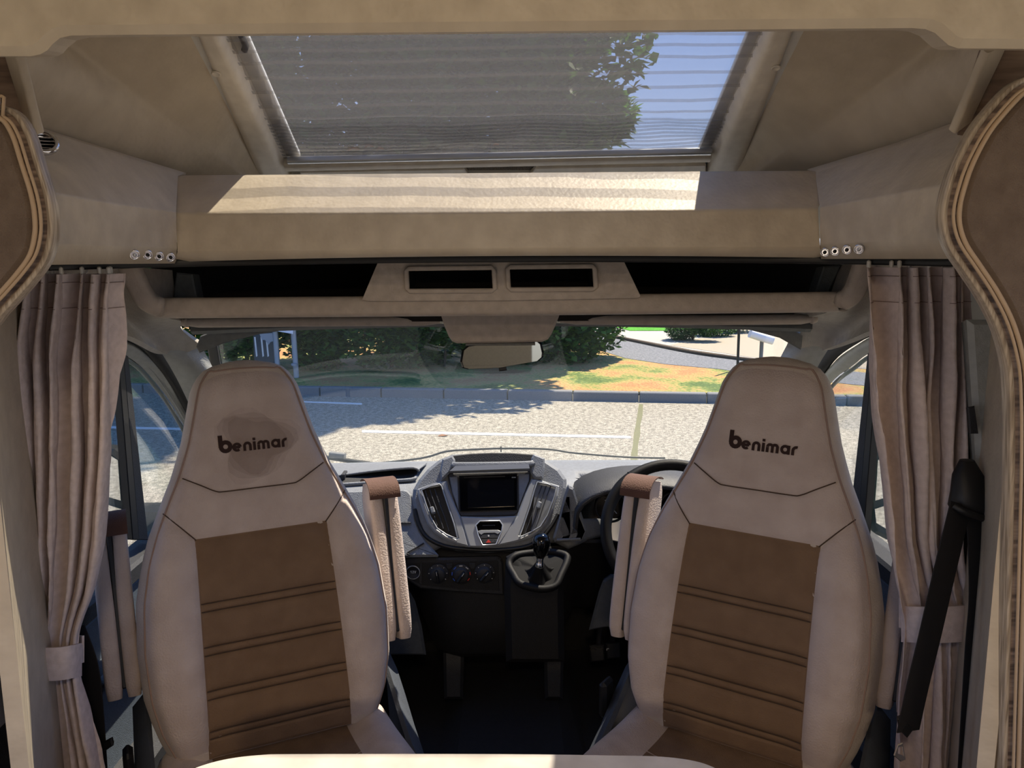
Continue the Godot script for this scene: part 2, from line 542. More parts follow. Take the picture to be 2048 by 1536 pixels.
# ------------------------------------------------------------------ the scene
func _ready() -> void:
	rng.seed = 7
	# camera
	var cam := Camera3D.new()
	cam.name = "camera"
	cam.position = CP
	cam.rotation_degrees = Vector3(-9.3, -0.41, -0.35)
	cam.fov = rad_to_deg(2.0 * atan(768.0 / F))
	cam.near = 0.02
	cam.far = 300.0
	add_child(cam)
	CB = cam.transform.basis
	# sky and exposure
	var world := WorldEnvironment.new()
	var env := Environment.new()
	var sky := Sky.new()
	var sm := ProceduralSkyMaterial.new()
	sm.sky_top_color = rgb(84, 128, 200)
	sm.sky_horizon_color = rgb(190, 204, 222)
	sm.sky_curve = 0.12
	sm.ground_bottom_color = rgb(120, 116, 106)
	sm.ground_horizon_color = rgb(150, 150, 145)
	sm.energy_multiplier = 1.9
	sky.sky_material = sm
	env.background_mode = Environment.BG_SKY
	env.sky = sky
	env.background_energy_multiplier = 1.0
	env.tonemap_mode = Environment.TONE_MAPPER_LINEAR
	env.tonemap_exposure = 1.12
	env.sdfgi_enabled = true
	env.ssao_enabled = true
	env.ssil_enabled = true
	world.environment = env
	add_child(world)
	# sun
	var sun := DirectionalLight3D.new()
	sun.name = "sun"
	var az := deg_to_rad(38.0)
	var el := deg_to_rad(62.0)
	sun.look_at_from_position(Vector3.ZERO, -Vector3(sin(az) * cos(el), sin(el), -cos(az) * cos(el)), Vector3.UP)
	sun.light_energy = 3.2
	sun.light_color = Color(1.0, 0.95, 0.86)
	sun.light_angular_distance = 0.5
	sun.shadow_enabled = true
	add_child(sun)

	make_materials()
	build_shell()
	build_overcab()
	build_cab_frame()
	build_outdoors()
	build_dash()
	build_seats()
	build_curtains()
	build_small()
	shadows_on(self)

# ------------------------------------------------------------------ body of the vehicle
func wall_with_holes(called: String, x0: float, x1: float, z0: float, z1: float, y0: float, y1: float, holes: Array, m: Material) -> void:
	# an upright wall along z with rectangular openings [z_lo, z_hi, y_lo, y_hi]
	var st := SurfaceTool.new()
	st.begin(Mesh.PRIMITIVE_TRIANGLES)
	var z := z0
	for h in holes:
		if h[0] > z: st.append_from(box(Vector3(x0, y0, z), Vector3(x1, y1, h[0]), 0.002), 0, Transform3D())
		st.append_from(box(Vector3(x0, y0, h[0]), Vector3(x1, h[2], h[1]), 0.002), 0, Transform3D())
		st.append_from(box(Vector3(x0, h[3], h[0]), Vector3(x1, y1, h[1]), 0.002), 0, Transform3D())
		z = h[1]
	st.append_from(box(Vector3(x0, y0, z), Vector3(x1, y1, z1), 0.002), 0, Transform3D())
	struct(called, st.commit(), m)

func build_shell() -> void:
	# living area behind the camera
	struct("floor", box(Vector3(-1.14, -0.08, -2.95), Vector3(1.14, 0.0, 3.2)), M.carpet, "dark carpet on the floor of the cab", "floor")
	wall_with_holes("wall_left", -1.16, -1.12, -1.45, 3.2, 0.0, 2.06, [[-0.65, 0.9, 0.8, 1.66], [1.2, 2.0, 0.05, 1.88]], M.wall_in)
	wall_with_holes("wall_right", 1.12, 1.16, -1.45, 3.2, 0.0, 2.06, [[-0.7, 2.2, 0.7, 1.75]], M.wall_in)
	var st := SurfaceTool.new()
	st.begin(Mesh.PRIMITIVE_TRIANGLES)
	for b in [[-1.16, 1.16, 0.0, 0.95], [-1.16, 1.16, 1.65, 2.06], [-1.16, 0.02, 0.95, 1.65], [0.62, 1.16, 0.95, 1.65]]:
		st.append_from(box(Vector3(b[0], b[2], 3.2), Vector3(b[1], b[3], 3.24), 0.002), 0, Transform3D())
	struct("wall_back", st.commit(), M.trim_grey)
	# ceiling with a roof hatch behind the camera
	st = SurfaceTool.new()
	st.begin(Mesh.PRIMITIVE_TRIANGLES)
	for b in [[-1.16, 1.16, -0.95, 0.6], [-1.16, -0.4, 0.6, 1.4], [0.4, 1.16, 0.6, 1.4], [-1.16, 1.16, 1.4, 3.24]]:
		st.append_from(box(Vector3(b[0], 2.0, b[2]), Vector3(b[1], 2.06, b[3]), 0.002), 0, Transform3D())
	struct("ceiling", st.commit(), M.wall_in)
	# the ceiling's front edge that hangs in front of the roof window
	var e := ats([[-160, 108, 0.9], [52, 109, 0.9], [72, 105, 0.9], [86, 97, 0.9], [97, 84, 0.9], [112, 72, 0.9], [134, 67, 0.9], [200, 66, 0.9], [1024, 59, 0.9], [1830, 52, 0.9], [1858, 54, 0.9], [1878, 62, 0.9], [1892, 75, 0.9], [1906, 87, 0.9], [1924, 93, 0.9], [2200, 95, 0.9]])
	var top := 2.03
	e.append(Vector3(e[e.size() - 1].x, top, -0.9))
	e.append(Vector3(e[0].x, top, -0.9))
	struct("trim_1", plate(e, 0.05, 0.008), M.cream, "cream bulkhead edge hanging in front of the roof window", "trim")
	# partitions beside the seats: wall ends with a padded face
	partition(-1.0, [[-1.14, 215], [0, 215], [20, 222], [40, 240], [58, 275], [75, 330], [92, 385], [100, 430], [100, 475], [88, 520], [60, 560], [25, 600], [-10, 640], [-40, 700], [-60, 900], [-60, 1700]])
	partition(1.0, [[1.14, 160], [2048, 160], [2020, 178], [1985, 215], [1950, 260], [1918, 320], [1900, 370], [1889, 420], [1891, 460], [1905, 500], [1935, 545], [1968, 595], [1996, 650], [2014, 710], [2022, 770], [2024, 900], [2020, 1100], [2004, 1700]])

func partition(sg: float, pts: Array) -> void:
	var d := 0.97
	var t := thing("padded_partition", "brown padded partition with wood edge behind the %s curtain" % ("twisted" if sg < 0 else "seat belt"), "partition", at(pts[6][0], 1536, d) * Vector3(1, 0, 1) + Vector3(sg * 0.12, 0, 0))
	var edge := []
	for i in range(1, pts.size()): edge.append(at(pts[i][0], pts[i][1], d))
	var sp := smooth_path(edge, 5)
	for i in sp.size(): sp[i].y = maxf(sp[i].y, 0.0)
	var poly := PackedVector3Array(sp)
	poly.append(Vector3(sg * 1.12, sp[sp.size() - 1].y, -d))
	poly.append(Vector3(sg * 1.12, sp[0].y, -d))
	part("panel", plate(poly, 0.016, 0.0), M.wood, t)
	# upholstered face, a little inside the edge
	var inner := PackedVector3Array()
	for i in sp.size():
		var tg := (sp[mini(i + 1, sp.size() - 1)] - sp[maxi(i - 1, 0)]).normalized()
		var nn := Vector3(-tg.y, tg.x, 0) if sg < 0 else Vector3(tg.y, -tg.x, 0)
		if nn.x * sg < 0 and absf(nn.y) < 0.95: nn = -nn
		inner.append(sp[i] + nn * 0.015 + Vector3(0, 0, 0.012))
	var pp := inner.duplicate()
	pp.append(Vector3(sg * 1.12, inner[inner.size() - 1].y, -d + 0.012))
	pp.append(Vector3(sg * 1.12, inner[0].y, -d + 0.012))
	part("padded_face", plate(pp, 0.012, 0.005), M.pad, t)
	var band := PackedVector3Array()
	for p in sp: band.append(p + Vector3(0, 0, -0.007))
	part("wood_edging", sweep(band, rrect2(0.006, 0.020, 0.002, 2), Vector3.BACK), M.wood_edge, t)
	var bead := PackedVector3Array()
	for i in sp.size(): bead.append(sp[i].lerp(inner[i], 0.7) + Vector3(0, 0, 0.004))
	part("bead", tube(bead, 0.003, 6), M.pad_trim, t)
	part("bead", tube(PackedVector3Array(Array(bead).map(func(p): return p.lerp(p + Vector3(-sg * 0.0065, 0, 0), 1.0))), 0.002, 6), M.pad_trim, t)

# ------------------------------------------------------------------ roof window and shelf above the cab
var SKY0: Vector3
var SKYN: Vector3
func sky_at(px: float, py: float, off := 0.0) -> Vector3:
	return on_plane(px, py, SKY0 + SKYN * off, SKYN)

func build_overcab() -> void:
	SKY0 = at(995, 320, 1.9)
	var up := Vector3(0, sin(deg_to_rad(21.4)), cos(deg_to_rad(21.4)))
	SKYN = Vector3(0, -up.z, up.y)        # faces down into the cab
	var w := thing("roof_window", "slanting roof window with cream frame and pleated fly screen", "window", sky_at(995, 330))
	# frame rails: rounded cream bars left and right
	for s in [[[365, -6], [524, 372], [448, 66], [572, 330], 432, 147], [[1610, -6], [1472, 372], [1530, 60], [1416, 332], 1552, 135]]:
		var a0 := sky_at(s[0][0], s[0][1]); var a1 := sky_at(s[1][0], s[1][1])
		var b0 := sky_at(s[2][0], s[2][1]); var b1 := sky_at(s[3][0], s[3][1])
		var dirv := (b1 - b0).normalized()
		b0 -= dirv * 0.3; a0 = a0 - (a1 - a0).normalized() * 0.25
		var inw := (b0 - a0); inw.y = 0; inw.z = 0; inw = inw.normalized()
		var rows := []
		for i in 9:
			var f := i / 8.0
			var p := a0.lerp(a1, f) ; var q := b0.lerp(b1, f)
			q = Vector3(lerpf(b0.x, b1.x, f), p.y, p.z)
			p = Vector3(lerpf(a0.x, a1.x, f), p.y, p.z)
			var line := PackedVector3Array()
			line.append(p - SKYN * 0.05)
			for k in 7:
				var g := k / 6.0
				line.append(p.lerp(q, g) + SKYN * (0.020 * pow(1.0 - pow(absf(g * 2 - 1), 6.0), 0.5)))
			line.append(q - SKYN * 0.06)
			rows.append(line)
		part("frame_rail", sheet(rows, 0.004), M.rail, w)
		var c := on_plane(s[4], s[5], SKY0 + SKYN * 0.0205, SKYN)
		var bx := Basis(Vector3.RIGHT, SKYN, Vector3.RIGHT.cross(SKYN))
		part("screw_cap", lathe([Vector2(0.0, 0.0), Vector2(0.0085, 0.0), Vector2(0.0085, 0.0015), Vector2(0.007, 0.003), Vector2(0.0055, 0.0015), Vector2(0.0, 0.0015)], 20, Transform3D(bx, c)), M.rail, w)
	# lower cassette bar, felt strip and two cream flaps
	var l := sky_at(572, 322); var r := sky_at(1420, 303)
	part("cassette_bar", sweep(PackedVector3Array([l + SKYN * 0.008, r + SKYN * 0.008]), rrect2(0.03, 0.026, 0.008), SKYN), M.rail, w)
	l = sky_at(576, 311); r = sky_at(1421, 293)
	part("blind_edge", sweep(PackedVector3Array([l + SKYN * 0.012, r + SKYN * 0.012]), rrect2(0.012, 0.014, 0.003), SKYN), M.bright, w)
	var fl := PackedVector3Array([sky_at(580, 322, -0.004), sky_at(1416, 307, -0.004), sky_at(1412, 380, -0.004), sky_at(588, 390, -0.004)])
	part("felt_strip", plate(fl, 0.012, 0.0), M.felt, w)
	part("flap", plate(PackedVector3Array([sky_at(600, 345, 0.01), sky_at(928, 339, 0.01), sky_at(940, 352, 0.01), sky_at(936, 372, 0.01), sky_at(600, 378, 0.01)]), 0.012, 0.002), M.rail, w)
	part("flap", plate(PackedVector3Array([sky_at(1072, 337, 0.01), sky_at(1412, 331, 0.01), sky_at(1412, 364, 0.01), sky_at(1054, 368, 0.01), sky_at(1060, 349, 0.01)]), 0.012, 0.002), M.rail, w)
	# the well around the pane: white left reveal, dark right seal
	var wl0 := sky_at(448, 66, 0.0); var wl1 := sky_at(572, 326, 0.0)
	var wr0 := sky_at(1530, 60, 0.0); var wr1 := sky_at(1418, 326, 0.0)
	var far := (wl1 - wl0).normalized() * -0.14
	part("side_reveal", plate(PackedVector3Array([wl0 + far - SKYN * 0.01, wl1 - SKYN * 0.001, wl1 - SKYN * 0.015, wl0 + far - SKYN * 0.015]), 0.012, 0.0, Vector3(0, 1.9, -1.6)), M.shell, w)
	part("side_reveal", plate(PackedVector3Array([wr0 + far - SKYN * 0.01, wr1 - SKYN * 0.001, wr1 - SKYN * 0.015, wr0 + far - SKYN * 0.015]), 0.012, 0.0, Vector3(0, 1.9, -1.6)), M.shell, w)
	part("end_reveal", plate(PackedVector3Array([wl1 - SKYN * 0.001, wr1 - SKYN * 0.001, wr1 - SKYN * 0.015, wl1 - SKYN * 0.015]), 0.012, 0.0, Vector3(0, 1.9, -1.6)), M.black, w)
	part("end_reveal", plate(PackedVector3Array([wl0 + far - SKYN * 0.01, wr0 + far - SKYN * 0.01, wr0 + far - SKYN * 0.015, wl0 + far - SKYN * 0.015]), 0.012, 0.0, Vector3(0, 1.9, -1.6)), M.shell, w)
	part("hinge", tube(PackedVector3Array([sky_at(482, 70, -0.012), sky_at(492, 92, -0.012), sky_at(489, 100, -0.012)]), 0.006, 8), M.black, w)
	var pane := PackedVector3Array([wl0 + far - SKYN * 0.015, wl1 - SKYN * 0.015, wr1 - SKYN * 0.015, wr0 + far - SKYN * 0.015])
	part("pane", plate(pane, 0.004, 0.0, CP), M.acrylic, w)
	# frame of the pane: pale strip on the left, dark on the right
	var pin := [sky_at(500, 66, -0.095), sky_at(584, 300, -0.095)]
	part("pane_edging", plate(PackedVector3Array([wl0 + far - SKYN * 0.0145, wl1 - SKYN * 0.0145, wl1 - SKYN * 0.0145 + Vector3(0.032, 0, 0), wl0 + far - SKYN * 0.0145 + Vector3(0.032, 0, 0)]), 0.012, 0.002), M.shell, w)
	part("pane_edging", plate(PackedVector3Array([wr0 + far - SKYN * 0.0145, wr1 - SKYN * 0.0145, wr1 - SKYN * 0.0145 - Vector3(0.03, 0, 0), wr0 + far - SKYN * 0.0145 - Vector3(0.03, 0, 0)]), 0.012, 0.002), M.shell, w)
	# pleated fly screen: hung open above, bunched below; its folds are separate strips of doubled gauze
	var screen := thing("fly_screen", "grey pleated gauze fly screen drawn across the roof window", "fly screen", sky_at(995, 300, -0.012))
	var ys := [66, 88, 112, 143, 172, 200, 224, 240]
	var y := 240.0
	while y < 304:
		y += 6.5
		ys.append(y)
	var wobble := FastNoiseLite.new()
	wobble.seed = 5
	wobble.frequency = 0.004
	var edge_l := func(py: float) -> float: return lerpf(446, 570, (py - 66) / 260.0)
	var edge_r := func(py: float) -> float: return lerpf(1530, 1420, (py - 60) / 260.0)
	var rows := []
	for i in range(-9, ys.size()):
		var py: float = ys[i] if i >= 0 else 66.0 + i * 26.0
		var a := PackedVector3Array()
		var b := PackedVector3Array()
		for k in 33:
			var f := k / 32.0
			var px: float = lerpf(edge_l.call(py) + 3, edge_r.call(py) - 3, f)
			var wv := wobble.get_noise_2d(px, py * 3) * (3.5 if i < 6 else 7.0)
			var tilt := (f - 0.5) * (-16.0 if i < 6 else -12.0)
			a.append(sky_at(px, py + wv + tilt, -0.002))
			b.append(sky_at(px, py + wv + tilt + (6.5 if i < 6 else 4.0), -0.009))
		rows.append(a)
		rows.append(b)
		var strip := []
		for q in [0.0, 0.5, 1.0]:
			var line := PackedVector3Array()
			for k in 33: line.append(a[k].lerp(b[k], q) + SKYN * (0.004 + 0.003 * sin(q * PI)))
			strip.append(line)
		part("pleat", sheet(strip), M.mesh, screen)
	part("gauze", sheet(rows), M.mesh, screen)
	for lf in [[708, 302, 12], [738, 296, 9], [760, 301, 7], [992, 293, 6]]:
		var c := sky_at(lf[0], lf[1], -0.0146)
		var q: float = 0.0011 * lf[2]
		solo("fallen_leaf", sheet([PackedVector3Array([c + Vector3(-q, 0, 0), c + Vector3(-q * 0.2, 0.004, -q * 0.5), c + Vector3(q, 0.002, -q * 0.2)]), PackedVector3Array([c + Vector3(-q * 0.8, 0.003, q * 0.4), c + Vector3(0, 0.007, q * 0.6), c + Vector3(q * 0.9, 0.004, q * 0.3)])], 0.0008), M.dry_leaf, "dry brown leaf scrap lying on the roof window pane", "leaf", "leaf scraps on the roof window")
	# slanting linings either side of the roof window
	for s in [[-1, [412, 40], [545, 372], [500, 360], [96, 60], [20, 90], [60, 262], [330, 380]], [1, [1566, 40], [1446, 372], [1490, 360], [1930, 50], [2030, 80], [1965, 262], [1670, 380]]]:
		var A := sky_at(s[1][0], s[1][1], -0.003)
		var B := sky_at(s[2][0], s[2][1], -0.003)
		var C := at(s[3][0], s[3][1], 1.84)
		var D := at(s[4][0], s[4][1], 1.37)
		var G := at(s[5][0], s[5][1], 1.10)
		var H := at(s[6][0], s[6][1], 1.36)
		var E := at(s[7][0], s[7][1], 1.74)
		var A2 := A + (A - B).normalized() * 0.32
		var D2 := D + Vector3(0, 0.01, 0.06)
		var G2 := G + Vector3(0, 0.05, 0.02)
		var rws := []
		for i in 13:
			var f := i / 12.0
			var p0 := A2.lerp(B, f)
			var pc := D2.lerp(C, f)
			var p1: Vector3 = G2.lerp(H, minf(f * 2, 1.0)) if f < 0.5 else H.lerp(E, f * 2 - 1)
			var line := PackedVector3Array()
			for k in 6: line.append(p0.lerp(pc, k / 6.0))
			for k in 5:
				var g := (k - 2) / 2.0 * 0.06
				line.append(pc.lerp(p0, maxf(-g, 0)).lerp(p1, maxf(g, 0)) + (p0.lerp(p1, 0.5) - pc) * 0.03 * (1 - absf(g) / 0.06))
			for k in range(1, 7): line.append(pc.lerp(p1, k / 6.0))
			rws.append(line)
		struct("wall_overcab_%s" % ("left" if s[0] < 0 else "right"), sheet(rws, 0.015), M.cream, "slanting cream lining %s the roof window" % ("left of" if s[0] < 0 else "right of"), "lining")
		# wood strip and edging where the lining meets the wall
		var t0 := at(-20 if s[0] < 0 else 2075, 90, 1.0)
		var wp := PackedVector3Array([at(-60 if s[0] < 0 else 2120, 60, 1.02), at(32 if s[0] < 0 else 1985, 90, 1.02), at(66 if s[0] < 0 else 1912, 262, 1.14), at(-60 if s[0] < 0 else 2120, 300, 1.14)])
		solo("wood_panel", plate(wp, 0.02), M.wood, "dark wood-grain panel above the %s" % ("round chrome vent" if s[0] < 0 else "seat belt side locker"), "panel")
		solo("edge_strip", sweep(smooth_path([at(24 if s[0] < 0 else 1990, 90, 1.01), at(46 if s[0] < 0 else 1955, 170, 1.06), at(68 if s[0] < 0 else 1920, 250, 1.12)], 4), rrect2(0.03, 0.012, 0.003, 2), Vector3(0, 0.3, 1)), M.cream, "narrow cream edging beside the %s overcab lining" % ("left" if s[0] < 0 else "right"), "edging")
	# outer roof around the opening keeps the light out
	var st := SurfaceTool.new()
	st.begin(Mesh.PRIMITIVE_TRIANGLES)
	var sl := func(x0: float, x1: float, f0: float, f1: float) -> void:
		var o := sky_at(995, 320, -0.019)
		var u := -(wl1 - wl0).normalized()
		var p := PackedVector3Array()
		for q in [[x0, f0], [x1, f0], [x1, f1], [x0, f1]]: p.append(Vector3(q[0], 0, 0) + (o * Vector3(0, 1, 1)) + Vector3(0, sin(deg_to_rad(21.4)), cos(deg_to_rad(21.4))) * q[1])
		st.append_from(plate(p, 0.03, 0.0, Vector3(0, 9, -3)), 0, Transform3D())
	sl.call(-1.16, wl1.x - 0.02, -0.12, 1.15)
	sl.call(wr1.x + 0.02, 1.16, -0.12, 1.15)
	sl.call(wl1.x - 0.03, wr1.x + 0.03, -0.12, -0.02)
	sl.call(wl1.x - 0.03, wr1.x + 0.03, 0.60, 1.15)
	for x in [-1.0, 1.0]: st.append_from(plate(PackedVector3Array([Vector3(x * 1.14, 1.3, -1.2), Vector3(x * 1.14, 2.2, -1.0), Vector3(x * 1.14, 1.66, -2.05), Vector3(x * 1.14, 1.3, -2.1)]), 0.03, 0.0), 0, Transform3D())
	st.append_from(plate(PackedVector3Array([Vector3(-1.14, 1.655, -2.0), Vector3(1.14, 1.655, -2.0), Vector3(1.14, 1.52, -2.12), Vector3(-1.14, 1.52, -2.12)]), 0.03, 0.0), 0, Transform3D())
	struct("roof", st.commit(), M.shell, "white outer roof of the motorhome over the cab", "roof")
	# shelf across the front
	var sh := thing("overcab_shelf", "long cream shelf with folded front running across above the cab", "shelf", at(1000, 520, 1.52))
	var cols := []
	for k in 25:
		var f := k / 24.0
		var bow := 1.0 - pow(2 * f - 1, 2)
		var line := PackedVector3Array()
		line.append(at(lerpf(326, 1660, f), lerpf(360, 351, f) - 3, 1.66))
		line.append(at(lerpf(322, 1664, f), lerpf(351, 341, f), 1.635))
		line.append(at(lerpf(322, 1664, f), lerpf(352.5, 342.5, f), 1.625))
		line.append(at(lerpf(350, 1637, f), lerpf(424, 414, f) + bow * 2, 1.515 - 0.02 * bow))
		line.append(at(lerpf(351, 1636, f), lerpf(427, 417, f) + bow * 2, 1.51 - 0.02 * bow))
		line.append(at(lerpf(355, 1640, f), lerpf(501, 492, f) - bow * 2, 1.50 - 0.02 * bow))
		line.append(at(lerpf(355, 1640, f), lerpf(504, 495, f) - bow * 2, 1.50 - 0.02 * bow))
		line.append(at(lerpf(350, 1645, f), lerpf(524, 516, f) - bow * 8, 1.525 - 0.02 * bow))
		line.append(at(lerpf(350, 1645, f), lerpf(524, 516, f) - bow * 8, 1.56))
		var dense := PackedVector3Array()
		for i in line.size():
			dense.append(line[i])
			if i == 2 or i == 4:
				dense.append(line[i].lerp(line[i + 1], 0.07))
				dense.append(line[i].lerp(line[i + 1], 0.93))
		cols.append(dense)
	# hard creases: each facet its own sheet, one mesh
	st = SurfaceTool.new()
	st.begin(Mesh.PRIMITIVE_TRIANGLES)
	st.append_from(sheet(cols, 0.006), 0, Transform3D())
	part("front", st.commit(), M.cream, sh)
	var f0 := PackedVector3Array([at(330, 500, 1.56), at(1660, 490, 1.56), at(1650, 490, 1.56) + Vector3(0.25, 0.0, -0.42), at(330, 500, 1.56) + Vector3(-0.25, 0.0, -0.42)])
	part("shelf_floor", plate(f0, 0.015, 0.0, Vector3(0, 5, -1.7)), M.felt, sh)
	# side lockers
	for s in [-1, 1]:
		var L: bool = s < 0
		var k := thing("side_locker", "cream side locker with %s beside the shelf end" % ("round chrome vent" if L else "four spotlights next to the belted seat"), "locker", at(230 if L else 1800, 525, 1.3))
		# columns from the shelf end towards the camera
		var cc := []
		var P := [[372, 346, 356, 352, 352, 425, 354, 497, 352, 527, 1.65, 1.625, 1.50, 1.50, 1.52], [230, 302, 230, 306, 232, 408, 232, 492, 230, 528, 1.49, 1.46, 1.32, 1.31, 1.33], [20, 236, 20, 240, 70, 380, 70, 488, 70, 530, 1.29, 1.26, 1.10, 1.09, 1.11], [-120, 190, -120, 196, -120, 350, -120, 482, -120, 534, 1.14, 1.12, 0.99, 0.985, 1.0]]
		if not L: P = [[1614, 339, 1630, 345, 1640, 416, 1640, 488, 1642, 518, 1.65, 1.625, 1.50, 1.50, 1.52], [1790, 286, 1790, 292, 1780, 390, 1780, 482, 1780, 518, 1.48, 1.45, 1.31, 1.30, 1.32], [1958, 227, 1958, 233, 1930, 362, 1930, 476, 1930, 518, 1.29, 1.26, 1.10, 1.09, 1.11], [2150, 160, 2150, 166, 2150, 330, 2150, 470, 2150, 520, 1.14, 1.12, 0.99, 0.985, 1.0]]
		for p in P:
			var line := PackedVector3Array()
			var pts := [at(p[0], p[1], p[10] + 0.03), at(p[0], p[1], p[10]), at(p[2], p[3], p[11]), at(p[4], p[5], p[12]), at(p[6], p[7], p[13]), at(p[8], p[9], p[14])]
			for i in pts.size():
				if i > 1 and i < pts.size() - 1:
					line.append(pts[i].lerp(pts[i - 1], 0.03)); line.append(pts[i]); line.append(pts[i].lerp(pts[i + 1], 0.03))
				else: line.append(pts[i])
			line.append(pts[5] + Vector3(0, 0, -0.05))
			cc.append(line)
		part("shell", sheet(cc, 0.012), M.cream, k)
		# four little spotlights on the lower lip
		var spots := [[268, 508], [294, 508], [317, 511], [340, 513]] if L else [[1651, 503], [1671, 501], [1695, 498], [1719, 497]]
		for q in spots:
			var f := absf(q[0] - (352.0 if L else 1641.0)) / 122.0
			var c := at(q[0], q[1], lerpf(1.505, 1.305, f))
			var n := Vector3(-s * 0.55, -0.35, 0.75).normalized()
			var bx := Basis(n.cross(Vector3.UP).normalized(), n, n.cross(Vector3.UP).normalized().cross(n))
			var sp := part("spotlight", lathe([Vector2(0, 0), Vector2(0.0085, 0), Vector2(0.0085, 0.004), Vector2(0.007, 0.006), Vector2(0.0055, 0.004)], 18, Transform3D(bx, c)), M.chrome, k, "small chrome spotlight")
			part("lens", lathe([Vector2(0, 0.0), Vector2(0.0055, 0.0), Vector2(0.0055, 0.004), Vector2(0.003, 0.0035), Vector2(0.003, 0.006), Vector2(0, 0.0065)], 14, Transform3D(bx, c)), M.gloss_black if q != spots[0 if L else 3] else M.bright, sp)
		if L:
			var c := at(87, 288, 1.215)
			var n := Vector3(0.45, 0.55, 0.7).normalized()
			var bx := Basis(n.cross(Vector3.UP).normalized(), n, n.cross(Vector3.UP).normalized().cross(n))
			var v := thing("round_vent", "round chrome slatted vent set in the cream side locker", "vent", c)
			part("rim", lathe([Vector2(0.013, 0.0), Vector2(0.020, 0.0), Vector2(0.020, 0.005), Vector2(0.017, 0.008), Vector2(0.014, 0.006), Vector2(0.013, 0.002), Vector2(0.013, 0.0)], 24, Transform3D(bx, c), false), M.chrome, v)
			part("backing", lathe([Vector2(0, 0.001), Vector2(0.014, 0.001), Vector2(0.014, 0.002), Vector2(0, 0.002)], 20, Transform3D(bx, c)), M.black, v)
			for i in 4:
				var oy := -0.009 + i * 0.006
				var half := sqrt(0.014 * 0.014 - oy * oy)
				part("slat", cbox(Transform3D(Basis(bx.x, 0.5) * bx, c + bx * Vector3(0, 0.004, oy)), Vector3(half * 2, 0.0012, 0.005), 0.0004), M.chrome, v)

